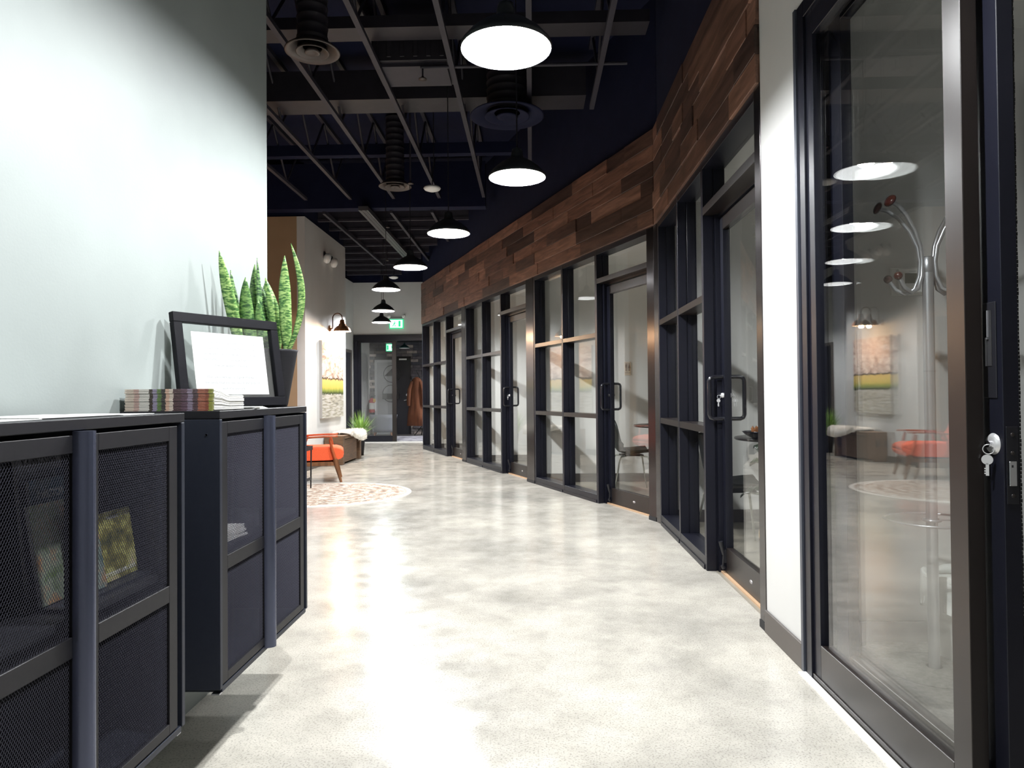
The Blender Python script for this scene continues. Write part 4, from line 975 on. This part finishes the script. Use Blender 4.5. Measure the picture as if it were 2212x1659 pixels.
cabinet(2.052, 'dark metal cabinet with mesh doors under the picture frame and plant')

# books on a stand inside the near cabinet
ZS = 0.247+0.42
st = thing('book_stand', 'grey stepped display stand inside the near mesh cabinet', 'stand', (-1.08, 1.62, ZS+0.0005))
MB().box(-0.10, 0.10, -0.16, 0.19, 0, 0.008).box(-0.10, -0.09, -0.16, 0.19, 0.008, 0.31).build('stand_frame', M['cab'], st)
def booklet(x, y, z, wd, hg, lean, mat, label, words, wm, ws, wz, yaw=0.0):
    t = thing('magazine', label, 'magazine', (x, y, z), yaw, 'magazines inside the near cabinet')
    Mx = Matrix.Rotation(-lean, 4, 'Y')
    MB().box(-0.004, 0.004, -wd/2, wd/2, 0, hg, mat=Mx).build('pages', M['page'], t)
    MB().box(0.004, 0.005, -wd/2, wd/2, 0, hg, mat=Mx).build('front_cover', mat, t)
    for wd_, zz, sz in words:
        fr = Matrix(((0, 0, 1, 0.0055), (1, 0, 0, 0), (0, 1, 0, zz), (0, 0, 0, 1)))
        text('cover_title', wd_, wm, t, Mx @ fr, sz)
booklet(-1.125, 1.615, ZS+0.010, 0.15, 0.345, 0.10, COVERS[0], 'grey magazine titled DOWNTOWN KAMLOOPS at the back of the stand', [('DOWNTOWN', 0.322, 0.022), ('KAMLOOPS', 0.297, 0.022)], M['text_black'], 0, 0)
booklet(-1.135, 1.735, ZS+0.010, 0.14, 0.275, 0.06, COVERS[5], 'navy magazine titled THOMPSON OKANAGAN at the back of the stand', [('THOMPSON', 0.245, 0.02), ('OKANAGAN', 0.22, 0.02)], M['text_white'], 0, 0)
booklet(-1.085, 1.600, ZS+0.010, 0.14, 0.26, 0.13, COVERS[1], 'dark blue magazine titled MISSION in the middle row', [('MISSION', 0.225, 0.026)], M['text_white'], 0, 0)
booklet(-1.040, 1.530, ZS+0.010, 0.13, 0.215, 0.15, COVERS[2], 'green magazine with colourful cover in front of the blue one', [], M['text_white'], 0, 0)
booklet(-1.020, 1.715, ZS+0.010, 0.15, 0.165, 0.15, COVERS[3], 'magazine with yellow meadow cover in front at the right', [('kelowna', 0.150, 0.014), ('#EXPLOREKAMLOOPS', 0.016, 0.0135)], M['text_white'], 0, 0)
booklet(-1.005, 1.590, ZS+0.010, 0.09, 0.185, 0.17, COVERS[4], 'narrow teal city magazine at the front centre of the stand', [], M['text_white'], 0, 0)
# papers lying in the second cabinet
rn = random.Random(3)
for k in range(5):
    o = MB().box(-0.09, 0.09, -0.11, 0.11, 0, 0.006).build('paper_ream', M['paper']); o.location = (-1.04, 2.20, ZS+0.0005+k*0.0065); o.rotation_euler = (0, 0, rn.uniform(-0.2, 0.2))
    tag(o, 'thin stack of white paper on the shelf inside the second mesh cabinet', 'paper', 'paper inside the second cabinet')

# ------------------------------------------------------------------ on top of the cabinets
ZT = 0.247+0.83
for (x, y, wd, ln, rz, lab, mt) in ((-1.06, 1.22, 0.21, 0.28, 0.1, 'loose white paper sheet on the near cabinet, closest to the camera', 'paper'), (-1.075, 1.52, 0.21, 0.28, -0.06, 'loose white paper sheet on the middle of the near cabinet', 'paper'),
                             (-1.06, 1.695, 0.20, 0.15, 0.05, 'white leaflet at the far end of the near cabinet', 'paper')):
    o = MB().box(-wd/2, wd/2, -ln/2, ln/2, 0, 0.0012).build('paper_sheet', M[mt]); o.location = (x, y, ZT+0.0004+(0.0014 if y == 1.52 else 0)); o.rotation_euler = (0, 0, rz)
    tag(o, lab, 'paper')
o = MB().box(-0.015, 0.015, -0.16, 0.16, 0, 0.003).build('folder', plain('yellow_folder', (0.75, 0.62, 0.25), 0.5)); o.location = (-1.20, 1.35, ZT+0.0004); tag(o, 'pale yellow folder edge at the wall on the near cabinet', 'folder')
def magazine(first=[None]):
    # wedge-like: spine side thicker; local x -w/2..w/2, y 0 (spine, to camera) .. 0.215
    w2 = 0.134; T = 0.0033
    prof = [(0.0, 1.0), (0.05, 0.93), (0.085, 0.76), (0.11, 0.70), (0.215, 0.69)]
    return w2, T, prof
w2, T, prof = magazine()
nmag = 20
for k in range(nmag):
    b = MB(); zs = []
    vs = []
    dx = rn.uniform(-0.0018, 0.0018); dy = rn.uniform(-0.001, 0.001)
    for x in (-w2, w2):
        for y, f in prof: vs.append((x+dx, y+dy, k*T*f)); 
        for y, f in prof: vs.append((x+dx, y+dy, (k*T+T*0.74)*f))
    n = len(prof); L0, L1, R0, R1 = 0, n, 2*n, 3*n
    fs = []; mi = []
    b.add(vs, [(L0, R0, R1, L1)], 1)
    b.add(vs, [(L0+n-1, L1+n-1, R1+n-1, R0+n-1)]+[(L0+i, L0+i+1, R0+i+1, R0+i) for i in range(n-1)]+[(L1+i, R1+i, R1+i+1, L1+i+1) for i in range(n-1)]+[(L0+i, L1+i, L1+i+1, L0+i+1) for i in range(n-1)]+[(R0+i, R0+i+1, R1+i+1, R1+i) for i in range(n-1)], 0)
    o = b.build('magazine', [M['page'], M['spines']]); o.location = (-1.075, 2.062, ZT+0.0008)
    tag(o, 'magazine in the tall neat stack beside the picture frame' if k < nmag-1 else 'topmost magazine of the tall stack beside the picture frame', 'magazine', 'stacked magazines on the second cabinet')
for k in range(4):
    o = MB().box(-0.05, 0.05, -0.06, 0.06, 0, 0.0016).build('leaflet', M['paper']); o.location = (-0.975, 2.385-k*0.004, ZT+0.0004+k*0.0018); o.rotation_euler = (0, 0, 0.08*k)
    tag(o, 'small white leaflet in the low pile between the magazines and the frame', 'leaflet', 'leaflets on the second cabinet')

# picture frame, leaning back
P0 = Vector((-1.165, 2.290, ZT)); P1 = Vector((-0.955, 2.675, ZT)); wv = (P1-P0); FW = wv.length; wv.normalize()
nv = Vector((wv.y, -wv.x, 0)); lean = 0.16
up = (Vector((0, 0, 1))*math.cos(lean)-nv*math.sin(lean)); nn = wv.cross(up)   # nn faces camera side
if nn.dot(nv) < 0: nn = -nn
FH = 0.325
pf = thing('picture_frame', 'black picture frame with a white printed page floating between glass, leaning on the cabinet', 'picture frame', tuple(P0))
pf.matrix_world = Matrix(((wv.x, nn.x, up.x, P0.x), (wv.y, nn.y, up.y, P0.y), (wv.z, nn.z, up.z, P0.z+0.004), (0, 0, 0, 1)))
# local x right, y towards viewer (nn), z up
bw = 0.034
MB().box(0, FW, 0, 0.022, 0, bw).build('frame_rail', M['frame_black'], pf, 0.002); MB().box(0, FW, 0, 0.022, FH-bw, FH).build('frame_rail', M['frame_black'], pf, 0.002)
MB().box(0, bw, 0, 0.022, bw, FH-bw).build('frame_rail', M['frame_black'], pf, 0.002); MB().box(FW-bw, FW, 0, 0.022, bw, FH-bw).build('frame_rail', M['frame_black'], pf, 0.002)
MB().box(bw, FW-bw, 0.009, 0.011, bw, FH-bw).build('glass', M['glass'], pf)
MB().box(0.068, FW-0.068, 0.0115, 0.0125, 0.044, FH-0.062).build('printed_page', M['paper'], pf)
lines = ["Tourism Kamloops is situated on the", "traditional lands of the Tk'emlups te", "Secwepemc within Secwepemcul'ecw,", "the traditional and unceded territory of", "the Secwepemc People.", "",
         "We acknowledge and give thanks to", "the lands that we live, work and play on", "with the visitors."]
for i, l in enumerate(lines):
    if l: text('printed_line', l, M['text_grey'], pf, Matrix(((-1 if False else 1, 0, 0, FW/2), (0, 0, -1, 0.0130), (0, 1, 0, FH-0.095-i*0.0205), (0, 0, 0, 1))), 0.0145, ext=0.0001)

# snake plant
sp = thing('snake_plant', 'snake plant with tall banded leaves in a black pot behind the picture frame', 'plant', (-1.055, 2.775, ZT))
MB().lathe([(0.0, 0.0), (0.078, 0.0), (0.082, 0.01), (0.118, 0.215), (0.122, 0.225), (0.114, 0.225), (0.110, 0.20), (0.0, 0.20)], 36).build('pot', M['pot'], sp)
MB().lathe([(0.0, 0.202), (0.108, 0.202)], 24, smooth=False).build('soil', M['soil'], sp)
def snake_leaf(base, tip, wd, bow=(0, 0), ang=0.0, dark=False, twist=0.4, name='leaf'):
    g = []; n = 14; b0 = Vector(base); t0 = Vector(tip)
    for i in range(n+1):
        f = i/n; c = b0.lerp(t0, f)+Vector((bow[0], bow[1], 0))*math.sin(PI*f)
        wf = wd*0.50*min(1.0, 0.55+f*1.4)*(1.0 if f < 0.55 else max(0.02, math.cos((f-0.55)/0.45*PI/2)**0.8))
        a = ang+twist*f; u = Vector((math.cos(a), math.sin(a), 0)); v = Vector((-math.sin(a), math.cos(a), 0))
        g.append([c+u*wf*s_+v*(abs(s_)*wf*0.30) for s_ in (-1, -0.5, 0, 0.5, 1)])
    MB().sheet(g, 0.003).build(name, M['snake_dark'] if dark else (M['snake'] if base[0] > 0.03 or tip[0] < -0.08 else M['snake_mid']), sp)
def PX(x, y, Y):     # place on a vertical plane at depth Y, relative to the plant pot
    X = (x-1149)/1523.6*Y+0.0; Z = 1.12+(850.5-y)/1523.6*Y
    return (X+1.055, Y-2.775, Z-ZT)
leaves = [((497, 760, 2.72), (466, 531, 2.62), 0.046, (0, 0), 0.15, False), ((505, 760, 2.74), (491, 574, 2.70), 0.036, (0.008, 0), 0.9, True), ((520, 760, 2.78), (487, 620, 2.70), 0.044, (0.0, 0), 0.3, True),
          ((545, 760, 2.74), (524, 590, 2.72), 0.052, (-0.012, 0), 0.1, False), ((545, 765, 2.80), (545, 562, 2.80), 0.048, (-0.004, 0), -0.2, False), ((552, 760, 2.76), (550, 548, 2.76), 0.020, (0.008, 0), 0.5, True),
          ((560, 760, 2.84), (569, 598, 2.86), 0.050, (0.006, 0), 0.2, False), ((575, 765, 2.74), (552, 640, 2.72), 0.040, (-0.006, 0), 0.3, False), ((580, 765, 2.80), (554, 600, 2.80), 0.042, (0.012, 0), 0.1, True),
          ((592, 765, 2.78), (568, 592, 2.78), 0.046, (0.016, 0), 0.0, False), ((617, 762, 2.76), (611, 544, 2.74), 0.047, (-0.004, 0), 0.0, False), ((624, 762, 2.74), (625, 517, 2.72), 0.028, (0.052, 0), -0.3, False)]
for bs, tp, wd, bow, an, dk in leaves: 
    bp = PX(*bs); L_ = math.hypot(bp[0], bp[1])
    if L_ > 0.09: bp = (bp[0]*0.09/L_, bp[1]*0.09/L_, bp[2])
    bp = (bp[0], bp[1], 0.19)
    snake_leaf(bp, PX(*tp), wd, bow, an, dk)

# ------------------------------------------------------------------ near room: coat stand, thermostat, bin, screen
t = thing('coat_stand', 'silver coat stand with curved arms and brown knobs behind the near glass door', 'coat rack', (1.60, 2.885, 0))
MB().lathe([(0.0, 0.0), (0.19, 0.0), (0.19, 0.006), (0.15, 0.012), (0.03, 0.016), (0.03, 0.0165)], 40).build('base', M['carpet'], t)
MB().tube([(0, 0, 0.012), (0, 0, 1.60)], 0.021, 20).build('pole', M['satin'], t)
MB().lathe([(0.021, 1.595), (0.023, 1.60), (0.023, 1.655), (0.018, 1.66), (0, 1.66)], 20).lathe([(0.0225, 1.195), (0.0225, 1.200)], 20).build('collar', M['alu'], t)
for a in (R(158), R(196), R(338), R(16)):
    ca, sa = math.cos(a), math.sin(a)
    pr = [(0.135, 1.565), (0.115, 1.532), (0.080, 1.512), (0.048, 1.530), (0.030, 1.580), (0.026, 1.640), (0.034, 1.700), (0.060, 1.765), (0.100, 1.825), (0.140, 1.860), (0.170, 1.872)]
    MB().tube([(r*ca, r*sa, z) for r, z in pr], 0.0085, 12).build('arm', M['satin'], t)
    MB().ball((0.142*ca, 0.142*sa, 1.578), 0.017, 14).build('lower_knob', M['knob_wood'], t)
    MB().ball((0, 0, 0), 0.026, 16, sc=(0.55, 1, 1), mat=Matrix.Translation((0.176*ca, 0.176*sa, 1.876)) @ Matrix.Rotation(a, 4, 'Z') @ Matrix.Rotation(-0.5, 4, 'Y')).build('upper_knob', M['knob_wood'], t)
MB().tube([(0.172*math.cos(2*PI*k/40), 0.172*math.sin(2*PI*k/40), 0.60) for k in range(41)], 0.005, 8).tube([(0.03*math.cos(2*PI*k/20), 0.03*math.sin(2*PI*k/20), 0.60) for k in range(21)], 0.006, 8).tube([(0.03, 0, 0.6), (0.172, 0, 0.6)], 0.004, 8).build('umbrella_ring', M['satin'], t)

t = thing('thermostat', 'white square thermostat with grey display on the wall behind the coat stand', 'thermostat', (1.70, 3.222, 1.61))
MB().box(-0.083, 0.083, -0.010, 0, -0.062, 0.062).build('back_plate', M['white'], t, 0.004)
MB().box(-0.058, 0.070, -0.026, -0.010, -0.052, 0.056).build('cover', M['white'], t, 0.004)
MB().box(-0.028, 0.040, -0.0275, -0.026, -0.010, 0.034).build('display', M['lcd'], t)
MB().box(-0.010, 0.020, -0.0268, -0.026, 0.042, 0.046).build('mark', M['grey_trim'], t)
t = thing('waste_bin', 'white plastic waste bin with clear liner behind the coat stand', 'bin', (1.80, 3.02, 0))
MB().lathe([(0.0, 0.0), (0.10, 0.0), (0.105, 0.01), (0.145, 0.33), (0.150, 0.335), (0.140, 0.335), (0.10, 0.015)], 32).build('bin_body', M['bin'], t)
g = []
for i in range(25):
    a = 2*PI*i/24
    g.append([((0.138+0.022*j/4+0.006*math.sin(7*a+j))*math.cos(a), (0.138+0.022*j/4+0.006*math.sin(7*a+j))*math.sin(a), (0.31, 0.35, 0.345, 0.27, 0.21)[j]+0.012*math.sin(5*a+j)) for j in range(5)])
MB().sheet(g, 0.001).build('liner', M['bag'], t)
t = thing('wall_screen', 'black wall screen at the right edge inside the near room', 'screen', (2.88, 3.222, 2.12))
MB().box(-0.65, 0.65, -0.05, -0.012, -0.37, 0.37).build('screen_panel', M['black_gloss'], t, 0.004)
MB().box(-0.2, 0.2, -0.012, 0, -0.15, 0.15).build('bracket', M['black'], t)

# ------------------------------------------------------------------ rooms behind the glazing
def shell_chair(loc, rz, label):
    t = thing('shell_chair', label, 'chair', loc, rz)
    prof = [(0.235, 0.425, 0.20), (0.225, 0.445, 0.215), (0.15, 0.44, 0.225), (0.05, 0.43, 0.228), (-0.06, 0.43, 0.225), (-0.13, 0.45, 0.22), (-0.175, 0.50, 0.21), (-0.20, 0.58, 0.20), (-0.22, 0.68, 0.185), (-0.235, 0.76, 0.16), (-0.245, 0.81, 0.115), (-0.248, 0.825, 0.05)]
    g = []
    for i, (x, z, hw) in enumerate(prof):
        row = []
        for s_ in (-1, -0.8, -0.4, 0, 0.4, 0.8, 1):
            cup = abs(s_)**2.4
            row.append((x+(0.05*cup if i > 5 else 0), s_*hw, z+(0.05*cup if i <= 6 else 0.0)))
        g.append(row)
    MB().sheet(g, 0.008).build('shell_seat', M['shell'], t)
    MB().box(-0.11, 0.13, -0.10, 0.10, 0.405, 0.42).build('seat_bracket', M['black'], t)
    for sx, sy in ((1, 1), (1, -1), (-1, 1), (-1, -1)):
        MB().tube([(sx*0.04, sy*0.05, 0.41), (sx*0.15+0.01, sy*0.15, 0.40), (sx*0.17+0.01, sy*0.17, 0.36), (sx*0.235, sy*0.21, 0.0)], 0.009, 8).build('leg', M['pale_leg'], t)
    return t
def round_table(loc, r, label):
    t = thing('round_table', label, 'table', loc)
    MB().lathe([(0.0, 0.735), (r-0.01, 0.735), (r, 0.742), (r, 0.752), (r-0.006, 0.757), (0.0, 0.757)], 48).build('table_top', M['table_top'], t)
    MB().tube([(0, 0, 0.02), (0, 0, 0.735)], 0.03, 16).build('column', M['table_top'], t)
    MB().lathe([(0.0, 0.0), (0.22, 0.0), (0.225, 0.008), (0.20, 0.014), (0.04, 0.022), (0.0, 0.022)], 36).build('base', M['table_top'], t)
shell_chair((1.12, 8.12, 0), R(5), 'dark shell chair with pale steel legs behind the glass door before the corner')
round_table((1.57, 8.05, 0), 0.42, 'round black pedestal table behind the glass door before the corner')
shell_chair((1.45, 5.15, 0), R(4), 'dark shell chair in the room beside the white pier')
round_table((2.05, 5.70, 0), 0.42, 'round black table carrying a bowl in the room beside the white pier')
t = thing('bowl', 'black bowl on the round table in the near office', 'bowl', (1.735, 5.50, 0.757))
MB().lathe([(0.0, 0.0), (0.035, 0.0), (0.04, 0.008), (0.09, 0.035), (0.115, 0.06), (0.110, 0.06), (0.085, 0.04), (0.0, 0.014)], 32).build('bowl_body', M['black_gloss'], t)
b = MB(); rn2 = random.Random(9)
for k in range(9):
    a = 2*PI*k/9; g = []
    for i in range(5):
        f = i/4; rr = 0.008+0.036*math.sin(f*PI*0.62); wd = 0.020*math.sin(PI*min(1, f*0.9+0.12))
        g.append([(rr*math.cos(a)-s_*wd*math.sin(a), rr*math.sin(a)+s_*wd*math.cos(a), 0.016+0.085*f) for s_ in (-1, 0, 1)])
    b.sheet(g, 0.003)
b.ball((0, 0, 0.055), 0.032, 12, sc=(1, 1, 1.3))
o = b.build('dried_artichoke', plain('dried_orange', (0.42, 0.16, 0.05), 0.7)); o.location = (1.735, 5.50, 0.757); tag(o, 'dried orange brown artichoke sitting in the black bowl', 'ornament')

def leaf_plant(loc):
    t = thing('leafy_plant', 'leafy plant with dark glossy leaves behind the glass door by the white pier', 'plant', loc)
    MB().lathe([(0.0, 0.0), (0.11, 0.0), (0.15, 0.28), (0.14, 0.28), (0.13, 0.25), (0.0, 0.25)], 28).build('pot', M['pot'], t)
    def lf(base, tip, wd, mat, droop=0.06):
        b0, t0 = Vector(base), Vector(tip); d = (t0-b0); sd = d.cross(Vector((0, 0, 1))).normalized(); st_ = b0.lerp(t0, 0.6)
        MB().tube([(0, 0, 0.26), tuple(b0.lerp(Vector((0, 0, 0.26)), 0.5)+Vector((0, 0, 0.06))), tuple(b0)], 0.006, 6).build('stem', M['stalk'], t)
        g = []
        for i in range(9):
            f = i/8; c = b0.lerp(t0, f)+Vector((0, 0, 0.05*math.sin(PI*f)-droop*f*f)); wf = wd*math.sin(PI*min(1, f*0.93+0.07))**0.7
            g.append([c+sd*wf*s_+Vector((0, 0, -abs(s_)*wf*0.25+0.012*math.sin(i*2.3+s_*3))) for s_ in (-1, -0.5, 0, 0.5, 1)])
        MB().sheet(g, 0.002).build('leaf', mat, t)
    for bs, tp, wd, mt in (((-0.06, -0.05, 0.60), (-0.26, -0.12, 0.72), 0.07, 'dark_leaf'), ((-0.04, 0.05, 0.66), (-0.10, 0.25, 0.80), 0.08, 'dark_leaf'), ((0.04, -0.06, 0.72), (0.02, -0.26, 0.84), 0.07, 'dark_leaf'),
                           ((-0.08, -0.02, 0.45), (-0.28, 0.02, 0.50), 0.07, 'dark_leaf'), ((0.06, 0.04, 0.80), (0.2, 0.12, 0.92), 0.08, 'dark_leaf'), ((-0.07, -0.08, 0.38), (-0.22, -0.16, 0.26), 0.045, 'dry_leaf'),
                           ((0.03, -0.09, 0.42), (-0.04, -0.26, 0.40), 0.05, 'dry_leaf'), ((0.08, -0.02, 0.60), (0.28, -0.10, 0.66), 0.07, 'dark_leaf')):
        lf(bs, tp, wd, M[mt])
leaf_plant((1.63, 4.62, 0))
t = thing('restroom_sign', 'small cream restroom sign on the wall behind the third glass door', 'sign', (1.215, A(3.0, 0.13)[1], 1.43))
MB().box(-0.04, 0.04, -0.006, 0, -0.085, 0.085).build('sign_plate', M['sign_cream'], t, 0.002)
b = MB()
for sx, fem in ((-0.019, 0), (0.019, 1)):
    b.ball((sx, -0.007, 0.062), 0.0065, 10, sc=(1, 0.3, 1))
    if fem: b.add([(sx-0.005, -0.008, 0.052), (sx+0.005, -0.008, 0.052), (sx+0.015, -0.008, 0.005), (sx-0.015, -0.008, 0.005)], [(0, 1, 2, 3)])
    else: b.box(sx-0.010, sx+0.010, -0.008, -0.006, 0.010, 0.052)
    b.box(sx-0.007, sx-0.001, -0.008, -0.006, -0.030, 0.010).box(sx+0.001, sx+0.007, -0.008, -0.006, -0.030, 0.010)
b.box(-0.0008, 0.0008, -0.008, -0.006, -0.03, 0.068)
b.build('pictogram', M['text_brown'], t)
text('lettering', 'RESTROOM', M['text_brown'], t, Matrix(((1, 0, 0, 0), (0, 0, -1, -0.007), (0, 1, 0, -0.055), (0, 0, 0, 1))), 0.0145)
t = thing('wall_outlet', 'white double wall outlet behind the shell chair legs', 'outlet', (1.345, A(3.0, 0.13)[1], 0.362))
MB().box(-0.036, 0.036, -0.006, 0, -0.058, 0.058).build('cover_plate', M['white'], t, 0.0015)
for z in (-0.022, 0.022):
    MB().box(-0.017, 0.017, -0.008, -0.006, z-0.014, z+0.014).build('socket', M['white'], t, 0.001)
    MB().box(-0.008, -0.006, -0.0085, -0.008, z-0.004, z+0.006).box(0.006, 0.008, -0.0085, -0.008, z-0.004, z+0.006).build('slots', M['text_black'], t)
